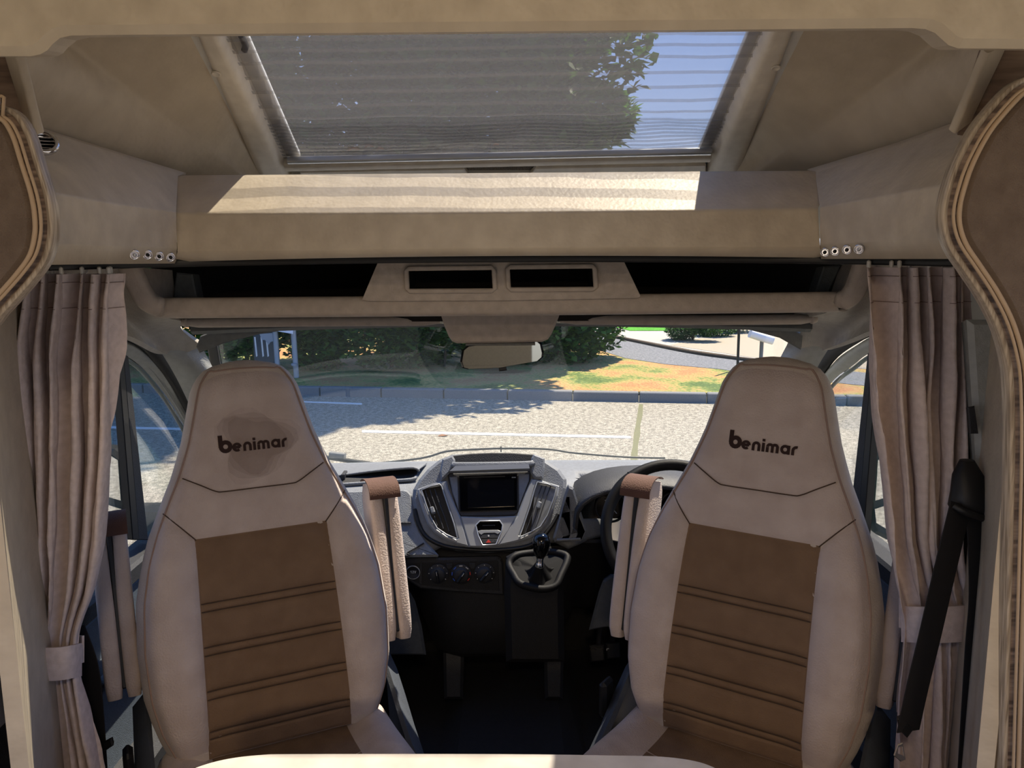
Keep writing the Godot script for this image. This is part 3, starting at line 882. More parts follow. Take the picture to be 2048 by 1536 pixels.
# ------------------------------------------------------------------ cab: header, pillars, doors, glass
func build_cab_frame() -> void:
	# black curtain track under the shelf
	var tr := []
	for k in 9:
		var f := k / 8.0
		var bow := 1.0 - pow(2 * f - 1, 2)
		tr.append(at(lerpf(96, 1915, f), lerpf(533, 525, f) - bow * 12, 1.50 + 0.07 * (1 - pow(2 * f - 1, 4)) - 0.08 * pow(2 * f - 1, 4)))
	solo("curtain_track", sweep(smooth_path(tr, 4), rrect2(0.03, 0.014, 0.003, 2)), M.black, "long black curtain track under the cream shelf", "curtain track")
	# header console with two open shelves
	var h := thing("header_console", "grey overhead console with dark shelves and two cubbies", "console", at(1000, 630, 1.75))
	# side cheeks and lip: one swept moulding
	var lip := []
	for q in [[258, 528, 1.66], [272, 560, 1.68], [292, 598, 1.70], [315, 612, 1.72], [350, 616, 1.74], [600, 614, 1.755], [1000, 611, 1.76], [1400, 607, 1.755], [1650, 604, 1.74], [1688, 600, 1.72], [1708, 582, 1.70], [1722, 548, 1.68], [1732, 518, 1.66]]: lip.append(at(q[0], q[1], q[2]))
	part("lip", sweep(smooth_path(lip, 5), rrect2(0.042, 0.034, 0.012, 3), Vector3(0, 0.25, 1).normalized()), M.console, h)
	part("shelf_back", plate(ats([[300, 500, 2.0], [1700, 490, 2.0], [1690, 640, 2.0], [310, 645, 2.0]]), 0.02), M.black_felt, h)
	part("shelf_base", plate(PackedVector3Array([at(300, 612, 1.78), at(1700, 600, 1.78), at(1690, 606, 2.02), at(310, 618, 2.02)]), 0.012, 0.0, Vector3(0, 3, -1.8)), M.black_felt, h)
	part("shelf_top", plate(PackedVector3Array([at(250, 522, 1.60), at(1740, 512, 1.60), at(1720, 500, 2.02), at(290, 510, 2.02)]), 0.012, 0.0, Vector3(0, -3, -1.8)), M.black_felt, h)
	for s in [[[352, 545], [384, 548], [395, 604], [345, 603]], [[1648, 533], [1684, 530], [1655, 590], [1628, 592]]]:
		part("end_bracket", plate(ats([[s[0][0], s[0][1], 1.84], [s[1][0], s[1][1], 1.84], [s[2][0], s[2][1], 1.84], [s[3][0], s[3][1], 1.84]]), 0.05, 0.003), M.trim_grey, h)
	for s in [[[262, 535, 1.68], [352, 540, 1.86], [345, 606, 1.86], [300, 606, 1.71]], [[1728, 525, 1.68], [1684, 528, 1.86], [1655, 598, 1.86], [1700, 596, 1.71]]]:
		part("cheek", plate(PackedVector3Array([at(s[0][0], s[0][1], s[0][2]), at(s[1][0], s[1][1], s[1][2]), at(s[2][0], s[2][1], s[2][2]), at(s[3][0], s[3][1], s[3][2])]), 0.008), M.console, h)
	# centre module
	var od := 1.733
	var outer := ats([[756, 524, od], [800, 521, od], [1000, 518, od], [1200, 518, od], [1246, 519, od], [1281, 592, od], [1276, 596, od], [1000, 601, od], [740, 602, od], [724, 600, od]])
	var rim := func(x0: float, y0: float, x1: float, y1: float) -> PackedVector3Array:
		var o := PackedVector3Array()
		for q in [[x0 + 5, y0], [x1 - 5, y0 - 2], [x1, y0 + 4], [x1 + 2, y1 - 5], [x1 - 4, y1 - 1], [x0 + 7, y1], [x0 + 2, y1 - 5], [x0, y0 + 5]]: o.append(at(q[0], q[1], od))
		return o
	var mid := [at(1001, 520, od), at(1001, 601, od)]
	var oL := PackedVector3Array([outer[0], outer[1], mid[0], mid[1], outer[8], outer[9]])
	var oR := PackedVector3Array([mid[0], outer[3], outer[4], outer[5], outer[6], mid[1]])
	var cubL: PackedVector3Array = rim.call(813, 537, 988, 582)
	var cubR: PackedVector3Array = rim.call(1015, 534, 1189, 579)
	var mod := SurfaceTool.new()
	mod.begin(Mesh.PRIMITIVE_TRIANGLES)
	mod.append_from(plate(oL, 0.02, 0.0, null, cubL), 0, Transform3D())
	mod.append_from(plate(oR, 0.02, 0.0, null, cubR), 0, Transform3D())
	var cm := part("centre_module", mod.commit(), M.console, h)
	for c in [cubL, cubR]:
		var ring := PackedVector3Array(Array(c).map(func(p): return p + Vector3(0, 0, 0.004)))
		var cub := part("cubby_rim", sweep(ring, rrect2(0.01, 0.012, 0.003, 2), Vector3.BACK, true), M.console, cm)
		var rings := []
		for k in 2:
			var r2 := PackedVector3Array()
			for p in c: r2.append(p + Vector3(0, 0, -0.02 - 0.14 * k))
			rings.append(r2)
		part("cubby_box", loft(rings, false, false), M.black_felt, cm)
		part("cubby_back", plate(rings[1], 0.004), M.black_felt, cm)
	# rolled sun visors
	for s in [[[372, 645, 1.93], [600, 643, 1.98], [880, 641, 2.02], "left seat"], [[1626, 638, 1.93], [1400, 640, 1.98], [1120, 639, 2.02], "steering wheel"]]:
		var p := smooth_path([at(s[0][0], s[0][1], s[0][2]), at(s[1][0], s[1][1], s[1][2]), at(s[2][0], s[2][1], s[2][2])], 6)
		var v := thing("sun_visor", "rolled grey sun visor bar above the %s" % s[3], "sun visor", p[6])
		var sc := PackedFloat32Array()
		for i in p.size(): sc.append(1.0 if i > 0 and i < p.size() - 1 else 0.6)
		part("bar", sweep(p, circle(0.0125, 14), Vector3.UP, false, true, sc), M.console, v)
		part("end_cap", lathe([Vector2(0, -0.012), Vector2(0.008, -0.009), Vector2(0.0118, 0.0), Vector2(0.0118, 0.004), Vector2(0, 0.006)], 14, Transform3D(Basis(Vector3.BACK, PI / 2 if s[0][0] > 1000 else -PI / 2), p[0])), M.console, v)
	# windscreen header strip above the visors and its dark corners
	var hd := []
	for q in [[-0.04, 2.06], [0.0, 2.08], [0.03, 2.12]]:
		var line := PackedVector3Array()
		for k in 13:
			var f := k / 12.0
			var bow := 1.0 - pow(2 * f - 1, 2)
			var p := at(lerpf(380, 1625, f), lerpf(655, 650, f) - bow * 14, q[1] - 0.05 * (1 - bow))
			line.append(p + Vector3(0, q[0] + 0.03, 0))
		hd.append(line)
	struct("trim_2", sheet(hd, 0.02), M.trim_grey, "grey strip along the top of the windscreen", "trim")
	for s in [[[392, 694], [400, 672], [440, 655], [560, 650], [600, 656], [520, 668], [455, 684], [398, 706]], [[1604, 694], [1606, 672], [1580, 652], [1500, 650], [1440, 650], [1500, 660], [1560, 676], [1602, 700]]]:
		var p := PackedVector3Array()
		for q in s: p.append(at(q[0], q[1], 2.10))
		struct("trim_3", plate(p, 0.03, 0.003), M.trim_grey, "grey corner piece %s of the windscreen" % ("at the sign side" if s[0][0] < 1000 else "at the shrub side"), "trim")
	# mirror shroud and rear-view mirror
	var sh := thing("sensor_shroud", "grey trapezoid shroud hanging over the windscreen centre", "shroud", at(1001, 687, 2.0))
	var so := PackedVector3Array()
	for q in [[880, 626], [1122, 624], [1112, 650], [1103, 670], [1096, 680], [1084, 685], [1000, 687], [914, 688], [904, 684], [897, 674], [888, 652]]: so.append(at(q[0], q[1], 1.99 + (q[1] - 626) * 0.0002))
	part("cover", plate(so, 0.07, 0.006), M.console, sh)
	part("sensor_edge", sweep(PackedVector3Array([at(932, 688, 2.02), at(1070, 687, 2.02)]), rrect2(0.03, 0.006, 0.002, 2)), M.trim_grey, sh)
	var mr := thing("rear_view_mirror", "black framed rear-view mirror below the grey shroud", "mirror", at(1004, 712, 2.06))
	var mo := PackedVector3Array()
	for q in [[924, 700], [934, 692], [990, 685], [1078, 682], [1084, 687], [1088, 705], [1087, 714], [1078, 722], [1000, 736], [935, 739], [924, 736], [920, 724]]: mo.append(at(q[0], q[1], 2.05))
	part("housing", plate(mo, 0.035, 0.004), M.gloss_black, mr)
	var c := at(1004, 711, 2.05)
	var gl := PackedVector3Array()
	for p in mo: gl.append(c + (p - c) * 0.945 + Vector3(0, 0, 0.0015))
	var tl := Basis(Vector3.RIGHT, -0.045) * Basis(Vector3.UP, -0.02)
	for i in gl.size(): gl[i] = c + Vector3(0, 0, 0.003) + tl * (gl[i] - c)
	part("glass", plate(gl, 0.002), M.mirror, mr)
	part("dip_tab", plate(ats([[997, 733, 2.052], [1012, 731, 2.052], [1014, 741, 2.052], [998, 743, 2.052]]), 0.012, 0.002), M.black, mr)
	part("stem", tube(PackedVector3Array([at(1004, 700, 2.08), at(1004, 680, 2.13)]), 0.012, 10), M.black, mr)

	# windscreen
	var ws := []
	for i in 9:
		var f := i / 8.0
		var line := PackedVector3Array()
		for k in 17:
			var g := k / 16.0 * 2 - 1
			var x := g * lerpf(0.775, 0.95, f)
			line.append(Vector3(x, lerpf(1.40, 0.70, f), lerpf(-2.14, -2.99, f) + (0.12 * g * g * g * g + 0.05 * g * g) * f))
		ws.append(line)
	var wsn := thing("windscreen", "wide greenish windscreen above the dashboard", "windscreen", Vector3(0, 0.72, -2.99))
	part("pane", sheet(ws), M.glass, wsn)
	var frit := []
	for i in 9: frit.append(ws[i][0])
	part("edge_seal", sweep(smooth_path(frit, 3), rrect2(0.03, 0.012, 0.004, 2), Vector3.BACK), M.black, wsn)
	frit = []
	for i in 9: frit.append(ws[i][16])
	part("edge_seal", sweep(smooth_path(frit, 3), rrect2(0.03, 0.012, 0.004, 2), Vector3.BACK), M.black, wsn)
	part("edge_seal", sweep(PackedVector3Array(ws[8]), rrect2(0.03, 0.02, 0.004, 2), Vector3.UP), M.black, wsn)

	for s in [-1.0, 1.0]: side(s)

# px written for the left side; mirrored about the middle for the right with its own small shifts
func side(s: float) -> void:
	var L: bool = s < 0
	var X := s * 0.95
	var mx := func(px: float) -> float: return px if L else 1992.0 - (px - 0.0) + (-12.0 if px > 300 else 0.0)
	var sx := func(px: float, py: float, x: float) -> Vector3: return on_x(mx.call(px), py - (0.0 if L else 6.0), x)
	var who := "sign" if L else "steering wheel"
	# headliner sweeping from the console down to the door opening
	var top := [[120, 520, 1.50], [225, 530, 1.62], [262, 536, 1.68], [290, 590, 1.74], [318, 628, 1.80], [352, 640, 1.90], [400, 646, 2.02]]
	var bot := [[120, 664, 1.50], [225, 667, 1.66], [255, 671, 1.78], [285, 684, 1.93], [318, 702, 2.09], [352, 712, 2.16], [404, 692, 2.14]]
	var rows := []
	for i in 7:
		var f := i / 6.0
		var ctl := []
		for k in top.size():
			var a := at(mx.call(top[k][0]), top[k][1] - (0 if L else 8), top[k][2])
			var b := at(mx.call(bot[k][0]), bot[k][1] - (0 if L else 8), bot[k][2])
			ctl.append(a.lerp(b, f) + Vector3(s * 0.05 * sin(f * PI), 0.02 * sin(f * PI), 0))
		rows.append(smooth_path(ctl, 4))
	struct("ceiling_cab_%s" % ("left" if L else "right"), sheet(rows, 0.012), M.headliner, "grey fabric headliner corner over the %s side door" % who, "headliner")
	# pillar trim beside the windscreen
	var o := [[318, 698, 2.12], [345, 742, 2.18], [372, 795, 2.28], [420, 900, 2.50], [470, 1000, 2.62]]
	var n := [[402, 690, 2.17], [428, 740, 2.26], [462, 810, 2.44], [520, 920, 2.66], [560, 1000, 2.72]]
	rows = []
	for i in 6:
		var f := i / 5.0
		var ctl := []
		for k in o.size():
			var a := at(mx.call(o[k][0]), o[k][1] - (0 if L else 8), o[k][2])
			var b := at(mx.call(n[k][0]), n[k][1] - (0 if L else 8), n[k][2])
			ctl.append(a.lerp(b, f) + Vector3(-s * 0.035 * sin(f * PI), 0, 0.03 * sin(f * PI)) * minf(k, 1.0))
		rows.append(smooth_path(ctl, 4))
	struct("trim_%d" % (5 if L else 6), sheet(rows, 0.01), M.pillar, "pale grey windscreen pillar trim on the %s side" % who, "pillar")
	# door: seal, frame round the window, divider bar, card
	var d := thing("cab_door", "grey cab door with %s" % ("divided window beside the sign posts" if L else "window beside the steering wheel"), "door", Vector3(X, 0.0, -2.1))
	var seal := [[150, 655], [215, 657], [250, 662], [285, 680], [315, 710], [345, 750], [372, 796], [420, 890], [455, 970]]
	var sp := []
	for q in seal: sp.append(sx.call(q[0], q[1], X + s * -0.02))
	part("rubber_seal", tube(smooth_path(sp, 4), 0.021, 10), M.rubber, d)
	var fo := [[60, 665], [150, 668], [212, 671], [246, 677], [277, 695], [306, 724], [336, 764], [365, 812], [412, 900], [440, 960]]
	var fi := [[60, 700], [150, 700], [205, 702], [238, 707], [262, 718], [285, 736], [310, 764], [340, 804], [372, 860], [400, 920]]
	rows = []
	for i in 5:
		var f := i / 4.0
		var ctl := []
		for k in fo.size():
			var a: Vector3 = sx.call(fo[k][0], fo[k][1], X)
			var b: Vector3 = sx.call(fi[k][0], fi[k][1], X + s * 0.02)
			ctl.append(a.lerp(b, f) + Vector3(-s * 0.02 * sin(f * PI), 0, 0))
		rows.append(smooth_path(ctl, 4))
	part("window_frame", sheet(rows, 0.02), M.pillar, d)
	var gi := []
	for k in range(2, fi.size()): gi.append(sx.call(fi[k][0] - 3, fi[k][1] + 5, X + s * 0.03))
	part("glass_run", tube(smooth_path(gi, 4), 0.006, 8), M.trim_grey, d)
	# divider bar: grey face with a black gasket
	part("divider_bar", plate(PackedVector3Array([sx.call(247, 708, X), sx.call(257, 712, X), sx.call(297, 1080, X), sx.call(278, 1080, X)]), 0.02, 0.002, Vector3(0, 1.2, -1.2)), M.dash_dark, d)
	part("gasket", plate(PackedVector3Array([sx.call(236, 706, X), sx.call(247, 709, X), sx.call(279, 1080, X), sx.call(266, 1080, X)]), 0.02, 0.002, Vector3(0, 1.2, -1.2)), M.black, d)
	var pane := PackedVector3Array([sx.call(130, 690, X + s * 0.02), sx.call(240, 705, X + s * 0.02), sx.call(300, 745, X + s * 0.02), sx.call(400, 900, X + s * 0.02), sx.call(470, 1060, X + s * 0.02), sx.call(110, 1150, X + s * 0.02)])
	part("window_pane", plate(pane, 0.004), M.glass_side, d)
	# card below the window
	var yb := 0.735
	part("sill", box(Vector3(X - s * 0.03, yb - 0.05, -2.75), Vector3(X + s * 0.05, yb, -1.5), 0.008), M.dash_dark, d)
	part("card", box(Vector3(X - s * 0.02, 0.02, -2.75), Vector3(X + s * 0.04, yb - 0.05, -1.5), 0.006), M.door, d)
	part("grab_ledge", box(Vector3(X - s * 0.07, 0.54, -2.6), Vector3(X, 0.58, -1.6), 0.012), M.door, d)
	part("pocket", box(Vector3(X - s * 0.09, 0.06, -2.6), Vector3(X, 0.30, -1.7), 0.015), M.dash_dark, d)
	# bodywork that closes the cab side
	var st := SurfaceTool.new()
	st.begin(Mesh.PRIMITIVE_TRIANGLES)
	st.append_from(box(Vector3(s * 1.02, -0.5, -3.3), Vector3(s * 1.05, 0.68, -1.3)), 0, Transform3D())
	st.append_from(plate(PackedVector3Array([Vector3(s * 1.0, 1.30, -2.0), Vector3(s * 1.0, 1.6, -2.2), Vector3(s * 1.0, 1.6, -1.4), Vector3(s * 1.0, 1.30, -1.4)]), 0.02), 0, Transform3D())
	st.append_from(box(Vector3(s * 0.97, 0.6, -1.62), Vector3(s * 1.14, 1.6, -1.42)), 0, Transform3D())
	struct("wall_body_%s" % ("left" if L else "right"), st.commit(), M.shell)
	# angled lining from the partition to the door post
	var a0 := at(-40 if L else 2036, 640, 0.99)
	var a1 := at(42 if L else 1974, 640, 1.44)
	rows = []
	for i in 5:
		var y := lerpf(1.47, 0.0, i / 4.0)
		var line := PackedVector3Array()
		for k in 9:
			var f := k / 8.0
			var p := a0.lerp(a1, f)
			line.append(Vector3(p.x + s * 0.02 * sin(f * PI), y, p.z))
		rows.append(line)
	struct("wall_lining_%s" % ("left" if L else "right"), sheet(rows, 0.02), M.cream, "cream wall lining between the partition and the %s side door" % who, "lining")
	# door post trim: upper cream cap, dark lower part
	var pt := thing("door_post", "door post trim with dark lower half behind the %s" % ("tied curtain" if L else "seat belt"), "door post", Vector3(a1.x, 0, a1.z))
	if L:
		part("upper_trim", plate(ats([[-30, 600, 1.47], [46, 610, 1.47], [60, 900, 1.47], [98, 1280, 1.47], [80, 1320, 1.47], [-30, 1320, 1.47]]), 0.04, 0.01), M.pillar, pt)
		part("lower_trim", plate(ats([[-30, 1318, 1.48], [90, 1318, 1.48], [110, 1700, 1.48], [-30, 1700, 1.48]]), 0.04, 0.01), M.dash_dark, pt)
	else:
		part("upper_trim", plate(ats([[1938, 640, 1.40], [1990, 640, 1.40], [2050, 900, 1.40], [2020, 1285, 1.40], [1962, 1278, 1.40], [1972, 1150, 1.40], [1960, 980, 1.40]]), 0.04, 0.008), M.pillar, pt)
		part("post_recess", plate(ats([[1900, 640, 1.5], [1950, 640, 1.5], [1985, 1100, 1.5], [1975, 1700, 1.5], [1900, 1700, 1.5]]), 0.03), M.dash_dark, pt)
		part("lower_trim", plate(ats([[1952, 1284, 1.41], [1986, 1288, 1.41], [1958, 1536, 1.41], [1945, 1700, 1.41], [1915, 1700, 1.41]]), 0.04, 0.006), M.dash_dark, pt)
		part("height_slot", plate(ats([[1936, 815, 1.385], [1950, 812, 1.385], [1958, 868, 1.385], [1940, 868, 1.385]]), 0.01, 0.002), M.dash_dark, pt)
	# outside mirror
	var hx := s * 1.17
	var mr := thing("door_mirror", "black door mirror outside the %s" % ("divided cab window" if L else "driver window"), "door mirror", Vector3(hx, 0.72, -2.30))
	var mo := []
	for q in [[140, 905], [190, 897], [225, 900], [244, 915], [250, 940], [254, 1000], [250, 1050], [243, 1068], [215, 1082], [150, 1090], [130, 1060], [128, 930]]:
		mo.append(at(mx.call(q[0]), q[1] + (0 if L else 0), 2.30))
	var ring := PackedVector3Array(mo)
	part("housing", plate(ring, 0.10, 0.012), M.black, mr)
	var cc := Vector3.ZERO
	for p in ring: cc += p
	cc /= ring.size()
	var up := PackedVector3Array(); var lo := PackedVector3Array()
	for q in [[146, 914], [220, 910], [236, 920], [242, 1002], [200, 990], [148, 968]]: up.append(at(mx.call(q[0]), q[1], 2.296))
	for q in [[146, 985], [200, 1004], [243, 1018], [240, 1046], [210, 1064], [150, 1076]]: lo.append(at(mx.call(q[0]), q[1], 2.296))
	part("upper_glass", plate(up, 0.004, 0.001), M.mirror, mr)
	part("lower_glass", plate(lo, 0.004, 0.001), M.mirror, mr)
	part("arm", box(Vector3(s * 0.99, 0.66, -2.40), Vector3(hx, 0.76, -2.34), 0.015), M.black, mr)

# ------------------------------------------------------------------ outdoors
func leaves(n: int, pick: Callable, size: float, cols: Array) -> MultiMesh:
	var st := start()
	st.set_smooth_group(0)
	quad(st, Vector3(0, 0, 0), Vector3(0.36, 0.06, 0.45), Vector3(0, -0.05, 1.0), Vector3(-0.36, 0.06, 0.45))
	var mm := MultiMesh.new()
	mm.transform_format = MultiMesh.TRANSFORM_3D
	mm.use_colors = true
	mm.mesh = done(st)
	mm.instance_count = n
	for i in n:
		var p: Vector3 = pick.call()
		var b := Basis.from_euler(Vector3(rng.randf_range(-0.9, 0.5), rng.randf() * TAU, rng.randf_range(-0.6, 0.6)))
		var s := size * rng.randf_range(0.6, 1.35)
		mm.set_instance_transform(i, Transform3D(b.scaled_local(Vector3(s, s, s)), p))
		var c: Color = cols[rng.randi() % cols.size()]
		mm.set_instance_color(i, c.lerp(Color(c.r * 0.7, c.g * 0.75, c.b * 0.7), rng.randf()))
	return mm
func blob_pick(blobs: Array) -> Callable:      # points near the surface of randomly chosen ellipsoids [centre, radii]
	var tot := 0.0
	var acc := []
	for b in blobs:
		tot += b[1].x * b[1].y + b[1].y * b[1].z
		acc.append(tot)
	return func() -> Vector3:
		var r := rng.randf() * tot
		var k := 0
		while acc[k] < r and k < acc.size() - 1: k += 1
		var v := Vector3(rng.randfn(), rng.randfn(), rng.randfn()).normalized()
		return blobs[k][0] + v * blobs[k][1] * pow(rng.randf_range(0.45, 1.0), 0.5)
func foliage(called: String, mm: MultiMesh, parent: Node3D) -> void:
	var o := MultiMeshInstance3D.new()
	o.name = called
	o.multimesh = mm
	o.material_override = M.leaf
	parent.add_child(o, true)
	o.global_transform = Transform3D()
	o.set_meta("kind", "stuff")

func ground_patch(called: String, pts: PackedVector3Array, m: Material, label: String, cat: String, t := 0.05) -> void:
	struct(called, plate(pts, t, 0.0, Vector3(0, 50, -10)), m, label, cat)

func build_outdoors() -> void:
	var g := GROUND
	var lv := GROUND + 0.12
	# far kerb line runs nearly across
	var k0 := on_y(600, 792, g) ; var k1 := on_y(1730, 812, g)
	var kd := (k1 - k0).normalized()
	var kl := k0 - kd * 26.0 ; var kr := k1 + kd * 22.0
	var out := Vector3(kd.z, 0, -kd.x)
	if out.z > 0: out = -out
	ground_patch("road", PackedVector3Array([kl, kr, Vector3(40, g, 25), Vector3(-40, g, 25)]), M.road, "pale worn concrete road in front of the windscreen", "road")
	# kerb stones
	var t := thing("kerb", "grey kerb of long stones along the far side of the road", "kerb", k0)
	var x := 0.0
	var i := 0
	while x < 40.0:
		var a := k0 - kd * 18.0 + kd * x
		var stone := cbox(Transform3D(Basis(kd, Vector3.UP, kd.cross(Vector3.UP)), a + kd * 0.455 + out * 0.07 + Vector3(0, 0.035 + (i % 3) * 0.002, 0)), Vector3(0.90, 0.19, 0.14), 0.012)
		part("kerb_stone", stone, M.kerb, t)
		x += 0.915
		i += 1
	# verge
	var va := kl + out * 0.14 + Vector3(0, 0.12, 0)
	var vb := kr + out * 0.14 + Vector3(0, 0.12, 0)
	ground_patch("lawn", PackedVector3Array([va, vb, vb + out * 60, va + out * 60]), M.lawn, "dry patchy grass verge behind the kerb", "grass")
	# tarmac path crossing the verge, with an edging, gravel bed, bright lawn and paving
	var u := lv + 0.006
	ground_patch("footpath", PackedVector3Array([on_y(1040, 646, u), on_y(1130, 646, u), on_y(1165, 664, u), on_y(1260, 683, u), on_y(1380, 706, u), on_y(1500, 722, u), on_y(1800, 752, u), on_y(1800, 778, u), on_y(1520, 750, u), on_y(1440, 738, u), on_y(1330, 728, u), on_y(1250, 716, u), on_y(1180, 694, u), on_y(1120, 668, u)]), M.tarmac, "grey tarmac footpath crossing the verge", "path")
	ground_patch("gravel_bed", PackedVector3Array([on_y(1140, 641, u), on_y(1300, 630, u), on_y(1800, 630, u), on_y(1800, 744, u), on_y(1500, 716, u), on_y(1385, 700, u), on_y(1265, 677, u), on_y(1172, 659, u)]), M.gravel, "pale gravel bed beside the footpath", "gravel")
	ground_patch("paved_drive", PackedVector3Array([on_y(1390, 678, u + 0.004), on_y(1470, 660, u + 0.004), on_y(1800, 660, u + 0.004), on_y(1800, 742, u + 0.004), on_y(1500, 714, u + 0.004), on_y(1340, 690, u + 0.004)]), M.paving, "sandy paved drive behind the round shrubs", "paving")
	ground_patch("green_lawn", PackedVector3Array([on_y(1222, 652, u + 0.01), on_y(1240, 644, u + 0.01), on_y(1290, 628, u + 0.01), on_y(1500, 620, u + 0.01), on_y(1490, 640, u + 0.01), on_y(1360, 661, u + 0.01), on_y(1260, 661, u + 0.01)]), M.grass_green, "bright green lawn beyond the gravel", "grass")
	var ed := []
	for q in [[1140, 652], [1180, 664], [1260, 680], [1380, 704], [1500, 720], [1700, 742]]: ed.append(on_y(q[0], q[1], u + 0.02))
	solo("path_edging", sweep(smooth_path(ed, 5), rect2(0.07, 0.07)), M.bark, "low brown edging between footpath and gravel", "edging")
	# paint and cracks on the road
	ground_patch("road_line", PackedVector3Array([on_y(724, 860, g + 0.004), on_y(1262, 872, g + 0.004), on_y(1262, 876, g + 0.004), on_y(724, 864.5, g + 0.004)]), M.paint, "long thin white line painted on the road", "road marking", 0.004)
	ground_patch("road_line", PackedVector3Array([on_y(600, 802, g + 0.004), on_y(724, 806, g + 0.004), on_y(724, 809, g + 0.004), on_y(600, 804, g + 0.004)]), M.paint, "short white line painted on the road along the kerb", "road marking", 0.004)
	ground_patch("road_line", PackedVector3Array([on_y(-200, 842, g + 0.004), on_y(420, 857, g + 0.004), on_y(420, 861, g + 0.004), on_y(-200, 846, g + 0.004)]), M.paint, "white line on the road seen through the divided door window", "road marking", 0.004)
	var wobs := [[1282, 808, 8], [1280, 830, 11], [1276, 850, 9], [1274, 868, 13], [1271, 890, 10], [1269, 905, 13], [1266, 960, 16]]
	var wl := PackedVector3Array()
	for q in wobs: wl.append(on_y(q[0] - q[2] / 2.0, q[1], g + 0.003))
	wobs.reverse()
	for q in wobs: wl.append(on_y(q[0] + q[2] / 2.0, q[1], g + 0.003))
	ground_patch("road_joint", wl, M.weeds, "weedy joint running across the concrete road", "road joint", 0.003)
	var lc := on_y(885, 872, g)
	solo("fallen_leaf", sheet([PackedVector3Array([lc + Vector3(-0.05, 0.004, 0), lc + Vector3(-0.01, 0.016, -0.04), lc + Vector3(0.06, 0.006, -0.01)]), PackedVector3Array([lc + Vector3(-0.045, 0.006, 0.03), lc + Vector3(0.01, 0.010, 0.045), lc + Vector3(0.05, 0.014, 0.03)])], 0.002), M.dry_leaf, "single curled dry leaf lying on the road", "leaf")
	# hedge and trees at the back left
	var dark := [Color(0.035, 0.085, 0.022), Color(0.05, 0.12, 0.03), Color(0.03, 0.07, 0.02)]
	var lite := [Color(0.10, 0.22, 0.04), Color(0.14, 0.27, 0.05), Color(0.07, 0.16, 0.03)]
	var specs := [[-10.5, 16.5, 14.0, 3.0, "ivy-clad tree far behind the black notice board"], [-6.6, 15.0, 16.5, 2.9, "tall dark tree behind the notice board posts"], [-3.2, 14.9, 17.0, 2.7, "dense dark green tree directly behind the hedge"], [-0.5, 15.0, 16.5, 2.5, "tall tree behind the rear-view mirror"], [0.95, 15.4, 13.0, 1.25, "sunlit yellow-green tree edge against the blue sky"]]
	for q in specs:
		var c := Vector3(q[0], lv, -q[1])
		var tr := thing("tree", q[4], "tree", c, "trees beyond the road")
		var trunk := PackedVector3Array()
		for k in 7: trunk.append(c + Vector3(sin(k * 1.7 + q[0]) * 0.08, q[2] * 0.8 * k / 6.0, cos(k * 1.3) * 0.08))
		var sc := PackedFloat32Array()
		for k in 7: sc.append(1.25 - k * 0.15)
		part("trunk", sweep(trunk, circle(0.16, 10), Vector3.BACK, false, true, sc), M.bark, tr)
		var blobs := []
		for k in 64:
			var f := (k + rng.randf()) / 64.0
			blobs.append([c + Vector3(rng.randf_range(-1, 1) * q[3] * 0.8, q[2] * lerpf(0.10, 0.95, f), rng.randf_range(-0.9, 0.9) * q[3] * 0.6), Vector3(1, 0.8, 1) * q[3] * rng.randf_range(0.34, 0.54) * (1.1 - 0.3 * f)])
		foliage("foliage", leaves(46000 if q[0] > -8 else 20000, blob_pick(blobs), 0.21, lite if q[0] > 0 else dark + [lite[2]]), tr)
	var hedges := [[-5.3, 14.0, 1.9, "leafy hedge behind the grey posts"], [-3.9, 13.8, 2.1, "bright green leafy hedge in front of the dark tree"], [-2.4, 13.9, 2.0, "leafy hedge between the dark tree and its mirror-side neighbour"], [-1.05, 14.0, 1.9, "leafy hedge left of the rear-view mirror"], [-7.4, 14.6, 1.9, "hedge beside the black notice board"], [0.45, 14.5, 1.6, "dark hedge behind the rear-view mirror stem"], [-9.4, 15.4, 1.9, "hedge at the far end of the row past the notice board"]]
	for q in hedges:
		var c := Vector3(q[0], lv, -q[1])
		var hg := thing("hedge", q[3], "hedge", c, "hedges along the verge")
		var blobs := []
		for k in 26: blobs.append([c + Vector3(rng.randf_range(-1.1, 1.1), rng.randf_range(0.25, q[2] + 0.3), rng.randf_range(-0.5, 0.4)), Vector3(0.55, 0.5, 0.5) * rng.randf_range(0.7, 1.1)])
		for k in 5: part("stem", tube(PackedVector3Array([c + Vector3(-0.9 + k * 0.45, -0.05, 0), c + Vector3(-0.8 + k * 0.42, 0.5, 0.05), c + Vector3(-0.9 + k * 0.47, 1.2, 0)]), 0.025, 6), M.bark, hg)
		foliage("foliage", leaves(15000, blob_pick(blobs), 0.13, lite + lite + dark), hg)
	# round shrubs on the gravel
	for q in [[1385, 680, 0.62, "round dark green shrub on the gravel, the largest"], [1432, 672, 0.5, "round shrub between its larger neighbour and the bare drive"], [1478, 664, 0.5, "round shrub at the far end of the row on the gravel"]]:
		var c := on_y(q[0], q[1], u)
		var b := thing("shrub", q[3], "shrub", c, "shrubs on the gravel")
		var blobs := []
		for k in 7: blobs.append([c + Vector3(rng.randf_range(-0.55, 0.55) * q[2], rng.randf_range(0.25, 0.6) * q[2], rng.randf_range(-0.5, 0.5) * q[2]), Vector3(0.5, 0.36, 0.5) * q[2]])
		part("stem", tube(PackedVector3Array([c, c + Vector3(0.02, 0.3, 0)]), 0.03, 6), M.bark, b)
		foliage("foliage", leaves(4500, blob_pick(blobs), 0.055, [Color(0.06, 0.14, 0.05), Color(0.09, 0.19, 0.07), Color(0.04, 0.1, 0.04)]), b)
